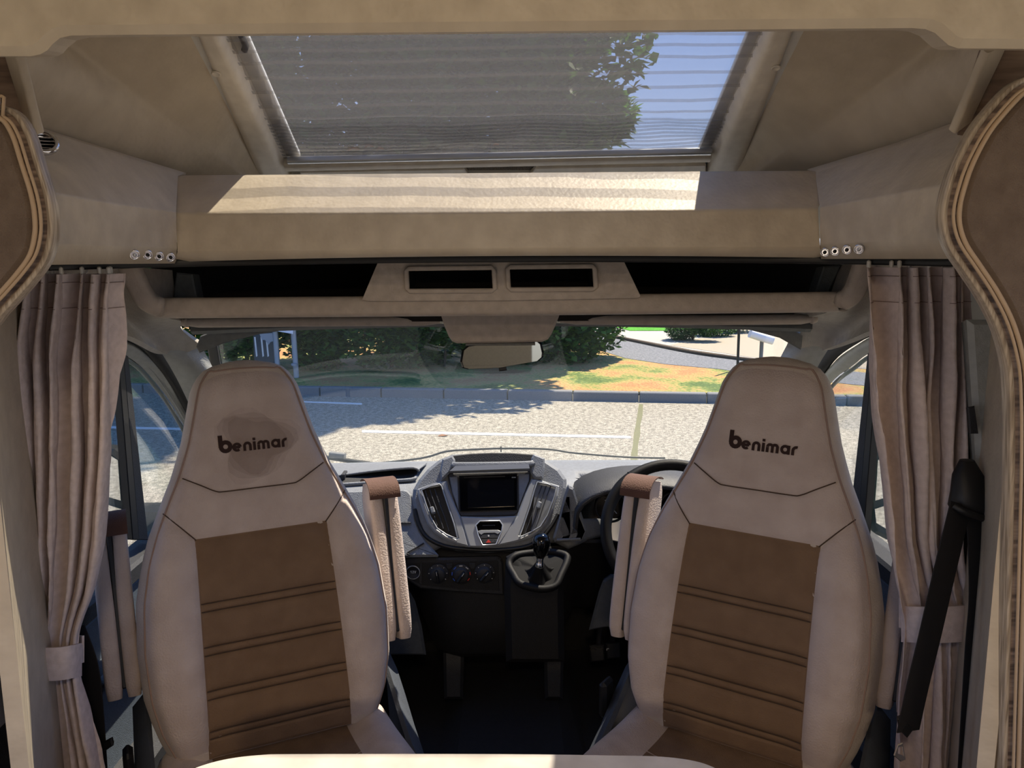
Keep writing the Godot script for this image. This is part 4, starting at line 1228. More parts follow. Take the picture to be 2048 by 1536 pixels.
	# sign posts with a board
	var sg := thing("notice_board", "dark notice board with torn pale streaks", "notice board", on_y(528, 752, lv))
	var b0 := on_y(528, 752, lv)
	var bd := -b0.z
	part("board", plate(ats([[504, 640, bd], [551, 640, bd], [553, 728, bd], [509, 730, bd]]), 0.05, 0.004), M.board, sg)
	for q in [[508, 520], [521, 524], [531, 537]]:
		part("pale_streak", plate(ats([[q[0], 674, bd - 0.004], [q[0] + 3, 674, bd - 0.004], [q[0] + 7, 712, bd - 0.004], [q[0] + 4, 714, bd - 0.004]]), 0.003), M.shell, sg)
	part("torn_poster", plate(ats([[519, 668, bd - 0.006], [548, 666, bd - 0.006], [548, 682, bd - 0.006], [541, 684, bd - 0.006], [537, 690, bd - 0.006], [530, 680, bd - 0.006], [524, 680, bd - 0.006]]), 0.002), M.post, sg)
	for q in [512, 545]: part("leg", tube(PackedVector3Array([at(q, 726, bd + 0.03), Vector3(at(q, 726, bd + 0.03).x, lv - 0.05, -bd - 0.03)]), 0.03, 8), M.board, sg)
	var ss := thing("sign_posts", "two grey metal posts carrying a small white sign", "sign", on_y(590, 757, lv))
	var pd := -on_y(590, 757, lv).z
	for q in [[553, 557], [584, 593]]:
		var foot := on_y(q[1], 755, lv)
		part("post", tube(PackedVector3Array([foot + Vector3(0, -0.05, 0), Vector3(foot.x - 0.05, 2.2, foot.z)]), 0.042, 12), M.post, ss)
	part("sign_plate", plate(ats([[536, 560, pd - 0.06], [590, 560, pd - 0.06], [586, 668, pd - 0.06], [540, 660, pd - 0.06]]), 0.01), M.white_paint, ss)
	part("clamp", tube(PackedVector3Array([at(589, 727, pd), at(589, 731, pd)]), 0.052, 12), M.post, ss)
	# thin pole and the white rounded box near the right edge of the windscreen
	var pl := on_y(1475, 738, u)
	solo("thin_pole", tube(PackedVector3Array([pl + Vector3(0, -0.02, 0), pl + Vector3(0.0, 1.6, 0)]), 0.022, 8), M.black, "thin dark pole at the edge of the footpath", "pole")
	var ud := 13.0
	var ub := thing("utility_box", "white rounded box on a short post by the paved drive", "utility box", on_y(1522, 706, u))
	part("housing", sweep(smooth_path([at(1500, 667, ud), at(1524, 675, ud), at(1545, 681, ud)], 4), rrect2(0.16, 0.13, 0.05, 4), Vector3.UP), M.white_paint, ub)
	part("post", tube(PackedVector3Array([at(1524, 676, ud + 0.02), Vector3(at(1524, 676, ud).x, lv, -ud - 0.02)]), 0.03, 8), M.trim_grey, ub)
	# bonnet in front of the windscreen
	var bn := []
	for k in 7:
		var f := k / 6.0
		var line := PackedVector3Array()
		for j in 13:
			var q := j / 12.0 * 2 - 1
			line.append(Vector3(q * lerpf(0.92, 0.8, f), lerpf(0.66, 0.28, f * f) - 0.05 * q * q, lerpf(-3.0, -3.75, f)))
		bn.append(line)
	solo("bonnet", sheet(bn, 0.02), M.white_paint, "white bonnet sloping away below the windscreen", "bonnet")

# ------------------------------------------------------------------ dashboard
var POD0: Vector3
var PODN: Vector3
func pod(cx: float, cy: float, off := 0.0) -> Vector3:       # point on the slanting face of the centre stack
	return on_plane(650 + cx * 0.29297, 860 + cy * 0.29297, POD0 + PODN * off, PODN)
func pods(list: Array, off := 0.0) -> PackedVector3Array:
	var o := PackedVector3Array()
	for q in list: o.append(pod(q[0], q[1], off))
	return o
func text(s: String, size: float, depth := 0.001) -> TextMesh:
	var t := TextMesh.new()
	var f := SystemFont.new()
	f.font_names = PackedStringArray(["Droid Sans"])
	f.font_weight = 700
	var bold := FontVariation.new()
	bold.base_font = f
	bold.variation_embolden = 0.0
	t.font = bold
	t.text = s
	t.font_size = 32
	t.pixel_size = size / 32.0
	t.depth = depth
	t.curve_step = 1.0
	return t

func build_dash() -> void:
	var top := at(975, 930, 2.54)
	POD0 = at(975, 1100, 2.40)
	var dv := (top - POD0); dv.x = 0
	PODN = Vector3(0, -dv.z, dv.y).normalized()
	if PODN.z < 0: PODN = -PODN
	var d := thing("dashboard", "grey moulded dashboard below the windscreen", "dashboard", Vector3(0, 0.2, -2.5))
	# main body: top, rolled rear edge, face, undercut; the driver's side rises to the instrument hood
	var rows := []
	for k in 49:
		var x := lerpf(-0.90, 0.90, k / 48.0)
		var hood := smoothstep(0.16, 0.30, x) * (1 - smoothstep(0.62, 0.80, x))
		var prof := [[3.02, 0.715], [2.90, 0.735], [2.78, 0.745], [2.66, 0.752], [2.58, 0.752], [2.545, 0.742], [2.51, 0.715], [2.475, 0.68], [2.44, 0.635], [2.415, 0.60], [2.42, 0.585], [2.47, 0.575], [2.70, 0.55]]
		var line := PackedVector3Array()
		for i in prof.size():
			var p: Array = prof[i]
			var dd: float = p[0] + (0.12 * hood + 0.07 * (1 - smoothstep(0.17, 0.21, absf(x + 0.02))) if i > 3 and i < 12 else 0.0)
			var yy: float = p[1] - hood * 0.02 * sin(clampf((i - 2) / 6.0, 0, 1) * PI)
			line.append(Vector3(x, yy, -dd + 0.06 * pow(absf(x) / 0.93, 3) * (1.0 if i < 3 else 0.0)))
		rows.append(line)
	part("upper_body", sheet(rows, 0.012, Vector3(0, 2, -1)), M.dash, d)
	# lower black body with the footwells
	rows = []
	for k in 25:
		var x := lerpf(-0.90, 0.90, k / 24.0)
		var foot := smoothstep(0.13, 0.2, absf(x)) if x > 0 else smoothstep(0.21, 0.28, absf(x))
		var line := PackedVector3Array()
		for p in [[2.47, 0.58, 2.50, 0.58], [2.435, 0.565, 2.52, 0.56], [2.425, 0.46, 2.56, 0.50], [2.425, 0.35, 2.62, 0.40], [2.43, 0.25, 2.66, 0.30], [2.46, 0.22, 2.7, 0.27], [2.9, 0.2, 2.92, 0.25]]:
			line.append(Vector3(x, lerpf(p[1], p[3], foot), -lerpf(p[0], p[2], foot)))
		rows.append(line)
	part("lower_body", sheet(rows, 0.012), M.dash_black, d)
	part("bulkhead", box(Vector3(-0.93, 0.0, -2.98), Vector3(0.93, 0.55, -2.92)), M.carpet, d)
	# glovebox side: lid, handle line, open tray slot
	var gb := []
	for q in [[-420, 420], [165, 414], [540, 404], [566, 412], [590, 440], [604, 520], [622, 620], [655, 700], [700, 770], [775, 850], [770, 862], [490, 866], [-420, 880]]: gb.append(on_plane(650 + q[0] * 0.293, 860 + q[1] * 0.293, Vector3(0, 0.60, -2.402), Vector3(0, 0.62, 0.79).normalized()))
	var lid := part("glovebox_lid", plate(PackedVector3Array(gb), 0.03, 0.006), M.dash, d)
	part("lid_handle", cbox(Transform3D(Basis(), on_plane(798, 1045.5, Vector3(0, 0.602, -2.399), Vector3(0, 0.62, 0.79).normalized())), Vector3(0.075, 0.005, 0.008), 0.002), M.dash_dark, lid)
	var le := []
	for q in [[650 - 420 * 0.293, 1120], [794, 1113], [815, 1105], [848, 1086]]: le.append(on_plane(q[0], q[1], Vector3(0, 0.602, -2.4), Vector3(0, 0.62, 0.79).normalized()))
	part("lid_edge", tube(smooth_path(le, 5), 0.0022, 6), M.dash_black, lid)
	var slot := PackedVector3Array()
	for q in [[-420, 350], [80, 318], [200, 300], [400, 282], [600, 264], [625, 270], [634, 290], [622, 318], [590, 338], [400, 352], [130, 372], [-420, 400]]: slot.append(on_plane(650 + q[0] * 0.293, 860 + q[1] * 0.293, Vector3(0, 0.7625, -2.6), Vector3(0, 0.97, 0.24).normalized()))
	part("tray_recess", plate(slot, 0.004, 0.001), M.dash_black, d)
	part("tray_lip", tube(smooth_path(Array(slot).slice(7, 12), 3), 0.006, 8), M.dash, d)
	# ledge roofing the open tray
	var ledge := []
	for q in [[500, 966], [600, 958], [673, 952], [740, 943], [800, 937], [828, 936], [838, 941]]: ledge.append(at(q[0], q[1], 2.62))
	var lrows := []
	for k in 4:
		var line := PackedVector3Array()
		for p in smooth_path(ledge, 3): line.append(Vector3(p.x, [p.y - 0.004, p.y, p.y + 0.002, 0.745][k], [p.z - 0.003, p.z, p.z - 0.012, -2.88][k]))
		lrows.append(line)
	part("tray_ledge", sheet(lrows, 0.006, Vector3(0, 3, -1)), M.dash, d)
	part("tray_rib", cbox(Transform3D(Basis(), slot[2] + Vector3(-0.03, 0.0, 0.015)), Vector3(0.012, 0.02, 0.05), 0.002), M.dash_dark, d)
	# instrument hood and cluster
	var hood := []
	for k in 15:
		var f := k / 14.0
		var a := PI * f
		var line := PackedVector3Array()
		for q in [[1.0, 2.62, 0.0], [1.02, 2.50, 0.012], [1.0, 2.40, 0.0], [0.95, 2.39, -0.012], [0.92, 2.44, -0.02]]:
			line.append(Vector3(0.425 - cos(a) * 0.225 * q[0], 0.665 + pow(sin(a), 0.6) * 0.135 * q[0] + q[2] * 0.5, -q[1]))
		hood.append(line)
	part("instrument_hood", sheet(hood, 0.008), M.dash_dark, d)
	var cl := PackedVector3Array()
	for k in 15: cl.append(Vector3(0.425 - cos(PI * k / 14.0) * 0.205, 0.66 + pow(sin(PI * k / 14.0), 0.6) * 0.12, -2.50))
	var cf := part("instrument_face", plate(cl, 0.02), M.gloss_black, d)
	for x in [0.325, 0.525]:
		part("dial", lathe([Vector2(0.046, 0), Vector2(0.05, 0), Vector2(0.05, 0.012), Vector2(0.046, 0.012), Vector2(0.046, 0)], 24, Transform3D(Basis(Vector3.RIGHT, PI / 2), Vector3(x, 0.70, -2.498)), false), M.dash_dark, cf)
		part("needle", cbox(Transform3D(Basis(Vector3.BACK, 0.7), Vector3(x, 0.70, -2.494)), Vector3(0.003, 0.06, 0.003), 0.001), M.print, cf)
	part("centre_display", box(Vector3(0.385, 0.68, -2.499), Vector3(0.465, 0.75, -2.492), 0.003), M.screen, cf)
	part("cluster_bezel", sweep(smooth_path([Vector3(0.215, 0.66, -2.47), Vector3(0.235, 0.73, -2.47), Vector3(0.30, 0.775, -2.47), Vector3(0.425, 0.785, -2.47), Vector3(0.55, 0.775, -2.47), Vector3(0.62, 0.73, -2.47)], 4), rrect2(0.014, 0.012, 0.004, 2), Vector3.BACK), M.dash, d)

	# centre stack
	var c := thing("centre_stack", "silver grey centre stack with screen and side air vents", "centre stack", pod(1100, 830, -0.05))
	var rim := [[640, 330], [600, 400], [590, 470], [602, 540], [622, 620], [655, 700], [705, 755], [790, 795], [900, 818], [1100, 832], [1280, 822], [1400, 800], [1490, 745], [1560, 660], [1605, 580], [1632, 480], [1652, 400], [1650, 330], [1600, 260], [1500, 195], [1420, 160], [1140, 148], [870, 160], [780, 195], [700, 260]]
	part("surround", plate(pods(rim, -0.008), 0.10, 0.012), M.dash, c)
	var groove := [[612, 540], [634, 625], [668, 700], [716, 748], [796, 786], [900, 808], [1100, 821], [1275, 812], [1392, 790], [1478, 738], [1546, 655], [1590, 575]]
	part("lower_groove", tube(smooth_path(Array(pods(groove, -0.006)), 3), 0.006, 8), M.black, c)
	# top tray between two shoulders
	part("tray_wall", plate(pods([[872, 172], [1000, 158], [1140, 152], [1280, 154], [1418, 164], [1424, 236], [1380, 240], [900, 246], [880, 236]], 0.004), 0.02, 0.004), M.dash_black, c)
	part("tray_front", sweep(smooth_path([pod(880, 234, 0.012), pod(905, 240, 0.016), pod(1140, 238, 0.02), pod(1380, 232, 0.016), pod(1420, 224, 0.012)], 4), rrect2(0.018, 0.016, 0.006), PODN), M.dash, c)
	for s in [[[800, 196], [872, 170], [888, 200], [892, 240], [850, 292], [790, 350], [782, 280]], [[1500, 190], [1424, 160], [1408, 190], [1400, 236], [1402, 290], [1430, 330], [1490, 330], [1502, 260]]]:
		part("shoulder", plate(pods(s, 0.012), 0.03, 0.006), M.dash, c)
	# hood over the screen: sunlit ledge
	part("screen_hood", loft([pods([[900, 252], [1385, 234], [1402, 276], [836, 292]], 0.012), pods([[890, 246], [1390, 232], [1398, 262], [850, 280]], 0.034)], true, false), M.silver, c)
	# silver face: wings with vent openings and the lower shield
	var wing_l := [[628, 402], [700, 375], [800, 345], [832, 345], [842, 400], [885, 500], [925, 590], [960, 700], [985, 800], [900, 778], [810, 745], [745, 700], [700, 645], [668, 560], [640, 470]]
	var hole_l := [[660, 410], [720, 385], [782, 370], [796, 385], [840, 520], [880, 640], [905, 735], [895, 742], [830, 715], [765, 670], [725, 600], [690, 510]]
	var wing_r := [[1408, 332], [1440, 332], [1520, 355], [1600, 380], [1592, 450], [1560, 540], [1515, 640], [1455, 705], [1400, 735], [1300, 765], [1180, 790], [1240, 680], [1310, 585], [1360, 440]]
	var hole_r := [[1450, 356], [1520, 370], [1578, 390], [1560, 470], [1520, 580], [1470, 660], [1400, 700], [1340, 728], [1330, 718], [1360, 640], [1400, 520], [1430, 410]]
	var shield := [[925, 588], [1120, 594], [1310, 584], [1256, 690], [1190, 784], [1100, 800], [985, 798], [955, 700]]
	part("left_wing", plate(pods(wing_l, 0.008), 0.02, 0.005, null, pods(hole_l, 0.008)), M.silver, c)
	part("right_wing", plate(pods(wing_r, 0.008), 0.02, 0.005, null, pods(hole_r, 0.008)), M.silver, c)
	part("lower_shield", plate(pods(shield, 0.0085), 0.02, 0.004), M.silver, c)
	for s in [[hole_l, 1.0], [hole_r, -1.0]]:
		var hp: Array = s[0]
		var v := part("air_vent", plate(pods(hp, -0.004), 0.004), M.black, c, "black slatted air vent")
		var ring := pods(hp, 0.012)
		part("vent_trim", sweep(ring, rrect2(0.004, 0.006, 0.0015, 2), PODN, true), M.silver, v)
		# long blades follow the slant of the opening
		for k in 3:
			var f := 0.22 + k * 0.24
			var a := pod(lerpf(655, 790, f), 420 - f * 20, 0.002); var b := pod(lerpf(730, 900, f), lerpf(640, 720, f), 0.002)
			if s[1] < 0:
				a = pod(lerpf(1452, 1578, f), 385, 0.002); b = pod(lerpf(1335, 1480, f), lerpf(722, 650, f), 0.002)
			var m := a.lerp(b, 0.5)
			var side := (b - a).cross(PODN).normalized()
			part("blade", sweep(PackedVector3Array([a, a.lerp(b, 0.25) + side * 0.001, m, a.lerp(b, 0.75) - side * 0.001, b]), rrect2(0.0035, 0.016, 0.0012, 2), PODN), M.dash_dark, v)
		var kc := pod(735, 550, 0.016) if s[1] > 0 else pod(1460, 515, 0.016)
		var along := (pod(785, 660) - pod(700, 420)).normalized() if s[1] > 0 else (pod(1420, 640) - pod(1500, 420)).normalized()
		part("slider", cbox(Transform3D(Basis(PODN.cross(along), along, PODN).orthonormalized(), kc), Vector3(0.013, 0.022, 0.02), 0.003), M.dash, v)
		for k in 3:
			var f := 0.3 + k * 0.2
			if s[1] < 0: part("cross_bar", cbox(Transform3D(Basis(), pod(lerpf(1372, 1500, f), 612, -0.001)), Vector3(0.016, 0.0025, 0.004), 0.001), M.dash_dark, v)
	# head unit
	var hu := thing("head_unit", "black touch-screen radio set in the centre stack", "radio", pod(1115, 560, 0.0))
	part("bezel", plate(pods([[836, 296], [1402, 280], [1404, 330], [1320, 560], [1290, 584], [930, 590], [905, 560], [842, 345]], 0.003), 0.02, 0.003), M.dash_dark, hu)
	for s in [[[850, 320], [905, 314], [912, 545], [870, 430]], [[1320, 300], [1392, 300], [1392, 345], [1325, 520]]]:
		part("bezel_cheek", plate(pods(s, 0.008), 0.008, 0.003), M.dash, hu)
	part("front_panel", plate(pods([[915, 312], [1312, 296], [1314, 544], [922, 556]], 0.008), 0.01, 0.002), M.gloss_black, hu)
	part("display", plate(pods([[970, 346], [1290, 335], [1292, 520], [976, 532]], 0.0092), 0.002), M.screen, hu)
	part("disc_slot", plate(pods([[950, 322], [1230, 312], [1230, 318], [950, 328]], 0.0095), 0.002), M.black, hu)
	var tx := Transform3D(Basis(Vector3.RIGHT, Vector3.RIGHT.cross(-PODN).normalized() * -1.0, PODN), pod(1289, 324, 0.0098))
	tx.basis = Basis(Vector3.RIGHT, PODN.cross(Vector3.RIGHT), PODN)
	lettered("maker_mark", "ZENEC", 0.0042, tx, M.print, hu)
	# hazard panel
	var hz := thing("hazard_panel", "shield-shaped switch panel with red hazard triangle", "switch", pod(1120, 790, 0.0))
	part("frame", sweep(pods([[1030, 650], [1058, 622], [1192, 620], [1212, 648], [1206, 690], [1168, 780], [1076, 786], [1046, 720]], 0.010), rrect2(0.0035, 0.005, 0.0015, 2), PODN, true), M.bright, hz)
	part("backing", plate(pods([[1032, 650], [1060, 624], [1190, 622], [1210, 648], [1204, 690], [1166, 778], [1078, 784], [1048, 720]], 0.0090), 0.004), M.gloss_black, hz)
	part("slot", plate(pods([[1075, 650], [1160, 648], [1160, 652], [1075, 654]], 0.0096), 0.001), M.dash_dark, hz)
	part("cover", plate(pods([[1042, 690], [1064, 684], [1180, 682], [1200, 690], [1196, 700], [1180, 712], [1160, 702], [1084, 704], [1068, 716], [1050, 704]], 0.0125), 0.004, 0.001), M.silver, hz)
	part("lock_key", plate(pods([[1052, 708], [1068, 720], [1086, 708], [1158, 706], [1180, 716], [1194, 708], [1182, 738], [1064, 742]], 0.0115), 0.003, 0.001), M.dash_dark, hz)
	part("hazard_key", plate(pods([[1066, 746], [1180, 742], [1164, 772], [1080, 776]], 0.0115), 0.003, 0.001), M.dash_dark, hz)
	part("hazard_triangle", plate(pods([[1116, 746], [1134, 768], [1098, 770]], 0.0122), 0.001), M.red_print, hz)
	part("lock_symbol", plate(pods([[1112, 716], [1122, 716], [1122, 728], [1112, 728]], 0.0122), 0.001), M.print, hz)
	# triangular pocket beside the stack
	var tp := thing("dash_pocket", "triangular open pocket between vents and steering wheel", "pocket", at(1140, 1080, 2.40))
	var fo := []
	for q in [[1660, 380], [1700, 400], [1735, 520], [1790, 690], [1760, 760], [1570, 770], [1555, 740], [1600, 600], [1630, 460]]: fo.append(at(650 + q[0] * 0.293, 860 + q[1] * 0.293, 2.415))
	var fi := []
	for q in [[1660, 470], [1672, 470], [1700, 560], [1762, 700], [1738, 745], [1596, 748], [1588, 735], [1630, 580]]: fi.append(at(650 + q[0] * 0.293, 860 + q[1] * 0.293, 2.415))
	part("frame", plate(PackedVector3Array(fo), 0.05, 0.006, null, PackedVector3Array(fi)), M.dash, tp)
	var fb := PackedVector3Array()
	for p in fi: fb.append(p + Vector3(0, 0.0, -0.045))
	part("back", plate(fb, 0.004), M.dash, tp)
	part("inner_box", plate(ats([[1123, 1045, 2.44], [1156, 1044, 2.44], [1166, 1064, 2.44], [1160, 1078, 2.44], [1118, 1080, 2.44]]), 0.01), M.black, tp)
	part("lip", sweep(PackedVector3Array([at(1114, 1080, 2.41), at(1161, 1078, 2.41)]), rrect2(0.008, 0.008, 0.003, 2)), M.dash, tp)

	# heater panel
	var hp := thing("heater_panel", "black heater control panel with three dials and a socket", "control panel", at(900, 1190, 2.42))
	var cp := func(q: Array, dd: float) -> Vector3: return at(650 + q[0] * 0.293, 860 + q[1] * 0.293, dd)
	var o := PackedVector3Array()
	for q in [[500, 890], [520, 882], [1180, 868], [1205, 880], [1218, 910], [1226, 1132], [900, 1112], [650, 1086], [560, 1030], [515, 980], [502, 940]]: o.append(cp.call(q, 2.405))
	part("surround", plate(o, 0.03, 0.006), M.dash_dark, hp)
	var inn := PackedVector3Array()
	for q in [[540, 912], [660, 908], [1170, 888], [1182, 900], [1190, 1096], [900, 1084], [660, 1060], [600, 1030], [548, 968]]: inn.append(cp.call(q, 2.4035))
	part("face", plate(inn, 0.004, 0.001), M.dash_black, hp)
	part("rib", plate(PackedVector3Array([cp.call([650, 906], 2.400), cp.call([662, 906], 2.400), cp.call([662, 1058], 2.400), cp.call([640, 1050], 2.400)]), 0.006, 0.001), M.dash_dark, hp)
	var fwd := Basis(Vector3.RIGHT, PI / 2)
	var socket := part("power_socket", lathe([Vector2(0, 0), Vector2(0.0205, 0), Vector2(0.0205, 0.006), Vector2(0.0185, 0.007), Vector2(0.018, 0.0055), Vector2(0, 0.0065)], 26, Transform3D(fwd, cp.call([602, 968], 2.403))), M.dash_dark, hp)
	part("socket_ring", lathe([Vector2(0.0198, 0.0), Vector2(0.0215, 0.0), Vector2(0.0215, 0.0065), Vector2(0.0198, 0.0065), Vector2(0.0198, 0.0)], 26, Transform3D(fwd, cp.call([602, 968], 2.403)), false), M.bright, socket)
	lettered("print", "12V", 0.011, Transform3D(Basis(), cp.call([602, 970], 2.395)), M.print, socket)
	var n := 0
	for q in [[772, 980, 0.15], [930, 982, -0.6], [1090, 976, -0.7]]:
		var kc: Vector3 = cp.call([q[0], q[1]], 2.402)
		var kn := part("dial", lathe([Vector2(0, 0), Vector2(0.031, 0), Vector2(0.0325, 0.003), Vector2(0.031, 0.006), Vector2(0.024, 0.005), Vector2(0.022, 0.018), Vector2(0.020, 0.020), Vector2(0, 0.020)], 30, Transform3D(fwd, kc)), M.dash_dark, hp, ["fan dial", "temperature dial", "air direction dial"][n])
		part("grip", cbox(Transform3D(Basis(Vector3.BACK, q[2]), kc + Vector3(0, 0, 0.026)), Vector3(0.009, 0.04, 0.014), 0.003), M.black, kn)
		part("pointer", cbox(Transform3D(Basis(Vector3.BACK, q[2]), kc + Vector3(0, 0, 0.0335) + Basis(Vector3.BACK, q[2]) * Vector3(0, 0.012, 0)), Vector3(0.002, 0.012, 0.001), 0.0003), M.print, kn)
		for k in 7:
			var a := -2.2 + k * 0.73
			var mk: Material = M.print
			if n == 1: mk = M.blue_print if k < 3 else (M.red_print if k > 4 else M.print)
			part("tick", cbox(Transform3D(Basis(Vector3.BACK, -a), kc + Vector3(sin(a) * 0.0275, cos(a) * 0.0275, 0.006)), Vector3(0.0022 if n != 1 else 0.01, 0.003, 0.0008), 0.0002), mk, kn)
		n += 1
	for q in [[848, 930], [1005, 927]]:
		part("push_button", plate(PackedVector3Array([cp.call([q[0] - 20, q[1] - 16], 2.400), cp.call([q[0] + 20, q[1] - 17], 2.400), cp.call([q[0] + 20, q[1] + 6], 2.400), cp.call([q[0] + 8, q[1] + 20], 2.400), cp.call([q[0] - 8, q[1] + 20], 2.400), cp.call([q[0] - 20, q[1] + 6], 2.400)]), 0.004, 0.001), M.dash_dark, hp)

	# gear lever with gaiter
	var gl := thing("gear_lever", "gear lever with glossy black knob and leather gaiter", "gear lever", at(1078, 1180, 2.30))
	var gc := at(1078, 1132, 2.30)
	var console := PackedVector3Array()
	for q in [[1012, 1118], [1030, 1108], [1100, 1103], [1134, 1106], [1140, 1118], [1128, 1190], [1130, 1330], [1012, 1330], [1008, 1180]]: console.append(at(q[0], q[1], 2.36))
	part("console_column", plate(console, 0.08, 0.02), M.dash_black, gl)
	# rolled rim of the gaiter
	var rimp := smooth_path([at(1018, 1128, 2.32), at(1030, 1112, 2.34), at(1060, 1106, 2.36), at(1100, 1104, 2.36), at(1130, 1110, 2.34), at(1134, 1122, 2.32), at(1122, 1150, 2.28), at(1110, 1172, 2.25), at(1080, 1178, 2.24), at(1042, 1168, 2.25), at(1028, 1150, 2.28)], 4, true)
	part("gaiter_rim", sweep(rimp, circle(0.011, 10), Vector3(0, 0.6, 0.8), true), M.leather, gl)
	var rings := []
	for k in 8:
		var f := k / 7.0
		var ring := PackedVector3Array()
		var cen := at(1076, 1150, 2.30).lerp(at(1079, 1128, 2.27), f)
		for j in rimp.size():
			var fold := 1.0 + 0.10 * sin(j * TAU / rimp.size() * 6) * sin(f * PI)
			var p := rimp[j].lerp(at(1079, 1126, 2.27) + (rimp[j] - gc) * 0.13, pow(f, 0.7))
			p = cen + (p - cen) * fold + Vector3(0, -0.03 * sin(f * PI), 0)
			ring.append(p)
		rings.append(ring)
	part("gaiter", loft(rings, true), M.gaiter, gl)
	var k0 := at(1079, 1135, 2.265); var k1 := at(1084, 1068, 2.27)
	var ay := (k1 - k0).normalized()
	var kb := Basis(ay.cross(Vector3.BACK).normalized() * -1.0, ay, Vector3.ZERO)
	kb.z = kb.x.cross(kb.y)
	var kl := (k1 - k0).length()
	part("chrome_collar", lathe([Vector2(0.011, 0.0), Vector2(0.014, 0.004), Vector2(0.012, 0.012), Vector2(0.010, 0.022), Vector2(0.012, 0.030), Vector2(0.010, 0.036)], 18, Transform3D(kb, k0)), M.chrome, gl)
	var kn := part("knob", lathe([Vector2(0.0, 0.028), Vector2(0.011, 0.028), Vector2(0.017, 0.038), Vector2(0.0225, 0.052), Vector2(0.0255, 0.068), Vector2(0.025, 0.082), Vector2(0.020, 0.094), Vector2(0.012, 0.100), Vector2(0.0, 0.102)], 28, Transform3D(kb, k0)), M.gloss_black, gl)
	part("knob_band", sweep(smooth_path([k0 + kb * Vector3(-0.0175, 0.038, 0.002), k0 + kb * Vector3(-0.0258, 0.066, 0.006), k0 + kb * Vector3(-0.022, 0.088, 0.012)], 4), circle(0.0012, 6), Vector3.BACK), M.chrome, kn)
	# shift pattern on the knob's top
	var pc := k0 + kb * Vector3(0.001, 0.078, 0.0262)
	var pb := Basis(kb.x, (kb.y - kb.z * 0.25).normalized(), Vector3.ZERO)
	pb.z = pb.x.cross(pb.y)
	for x in [-0.0075, -0.0005, 0.0065]: part("shift_bar", cbox(Transform3D(pb, pc + pb * Vector3(x, 0.0, -0.0012)), Vector3(0.0014, 0.012, 0.002), 0.0002), M.print, kn)
	part("shift_bar", cbox(Transform3D(pb, pc + pb * Vector3(-0.0005, 0.0005, -0.001)), Vector3(0.0154, 0.0014, 0.002), 0.0002), M.print, kn)
	for q in [["1", -0.0075, 0.009], ["3", -0.0005, 0.009], ["5", 0.0065, 0.009], ["2", -0.0075, -0.009], ["4", -0.0005, -0.009], ["6", 0.0065, -0.009]]:
		lettered("shift_number", q[0], 0.006, Transform3D(pb, pc + pb * Vector3(q[1], q[2], -0.0015)), M.print, kn)

	# driver's kick panel and passenger side panel
	solo("kick_panel", plate(ats([[1178, 1262, 2.40], [1198, 1185, 2.40], [1206, 1163, 2.40], [1222, 1152, 2.40], [1290, 1148, 2.40], [1420, 1150, 2.40], [1420, 1252, 2.40], [1250, 1254, 2.40], [1210, 1256, 2.40]]), 0.03, 0.006), M.kick, "blue-grey panel under the steering column", "panel")
	solo("knee_panel", plate(ats([[560, 1175, 2.40], [800, 1172, 2.40], [815, 1178, 2.40], [830, 1205, 2.40], [843, 1255, 2.40], [852, 1312, 2.40], [700, 1312, 2.40], [560, 1312, 2.40]]), 0.03, 0.008), M.kick, "blue-grey panel below the glovebox", "panel")
	# floor hump, bracket and pedals
	solo("floor_tunnel", loft([PackedVector3Array([Vector3(-0.22, -0.01, -2.85), Vector3(-0.14, 0.09, -2.85), Vector3(0.16, 0.09, -2.85), Vector3(0.24, -0.01, -2.85)]), PackedVector3Array([Vector3(-0.22, -0.01, -2.1), Vector3(-0.15, 0.05, -2.1), Vector3(0.16, 0.05, -2.1), Vector3(0.24, -0.01, -2.1)]), PackedVector3Array([Vector3(-0.2, -0.01, -1.7), Vector3(-0.15, 0.01, -1.7), Vector3(0.16, 0.01, -1.7), Vector3(0.22, -0.01, -1.7)])], true, false), M.carpet, "dark carpeted hump on the cab floor", "floor hump")
	for s in [[886, 928, "glovebox side"], [1088, 1128, "pedal side"]]:
		solo("console_leg", plate(ats([[s[0], 1300, 2.48], [s[1], 1300, 2.48], [s[1] - 2, 1400, 2.44], [s[0] + 2, 1400, 2.44]]), 0.05, 0.01), M.dash_dark, "dark support leg below the console on the %s" % s[2], "bracket")
	var pe := thing("clutch_pedal", "ribbed black pedal under the steering column", "pedal", at(1192, 1330, 2.6))
	part("pad", plate(ats([[1178, 1290, 2.56], [1208, 1288, 2.56], [1210, 1322, 2.54], [1182, 1324, 2.54]]), 0.02, 0.004), M.rubber, pe)
	for k in 5: part("rib", tube(smooth_path([at(1180, 1294 + k * 6, 2.555), at(1188, 1291 + k * 6, 2.555), at(1198, 1295 + k * 6, 2.555), at(1207, 1291 + k * 6, 2.555)], 3), 0.0022, 6), M.black, pe)
	part("arm", tube(PackedVector3Array([at(1196, 1292, 2.58), at(1200, 1255, 2.66), at(1200, 1230, 2.7)]), 0.008, 8), M.dash_dark, pe)
	var br := thing("brake_pedal", "black pedal with round centre beside the ribbed pedal", "pedal", at(1218, 1320, 2.6))
	part("pad", plate(ats([[1212, 1286, 2.56], [1240, 1284, 2.56], [1242, 1316, 2.54], [1214, 1318, 2.54]]), 0.02, 0.004), M.rubber, br)
	part("boss", lathe([Vector2(0, 0), Vector2(0.006, 0), Vector2(0.006, 0.003), Vector2(0.004, 0.004), Vector2(0, 0.003)], 14, Transform3D(fwd, at(1216, 1299, 2.556))), M.print, br)
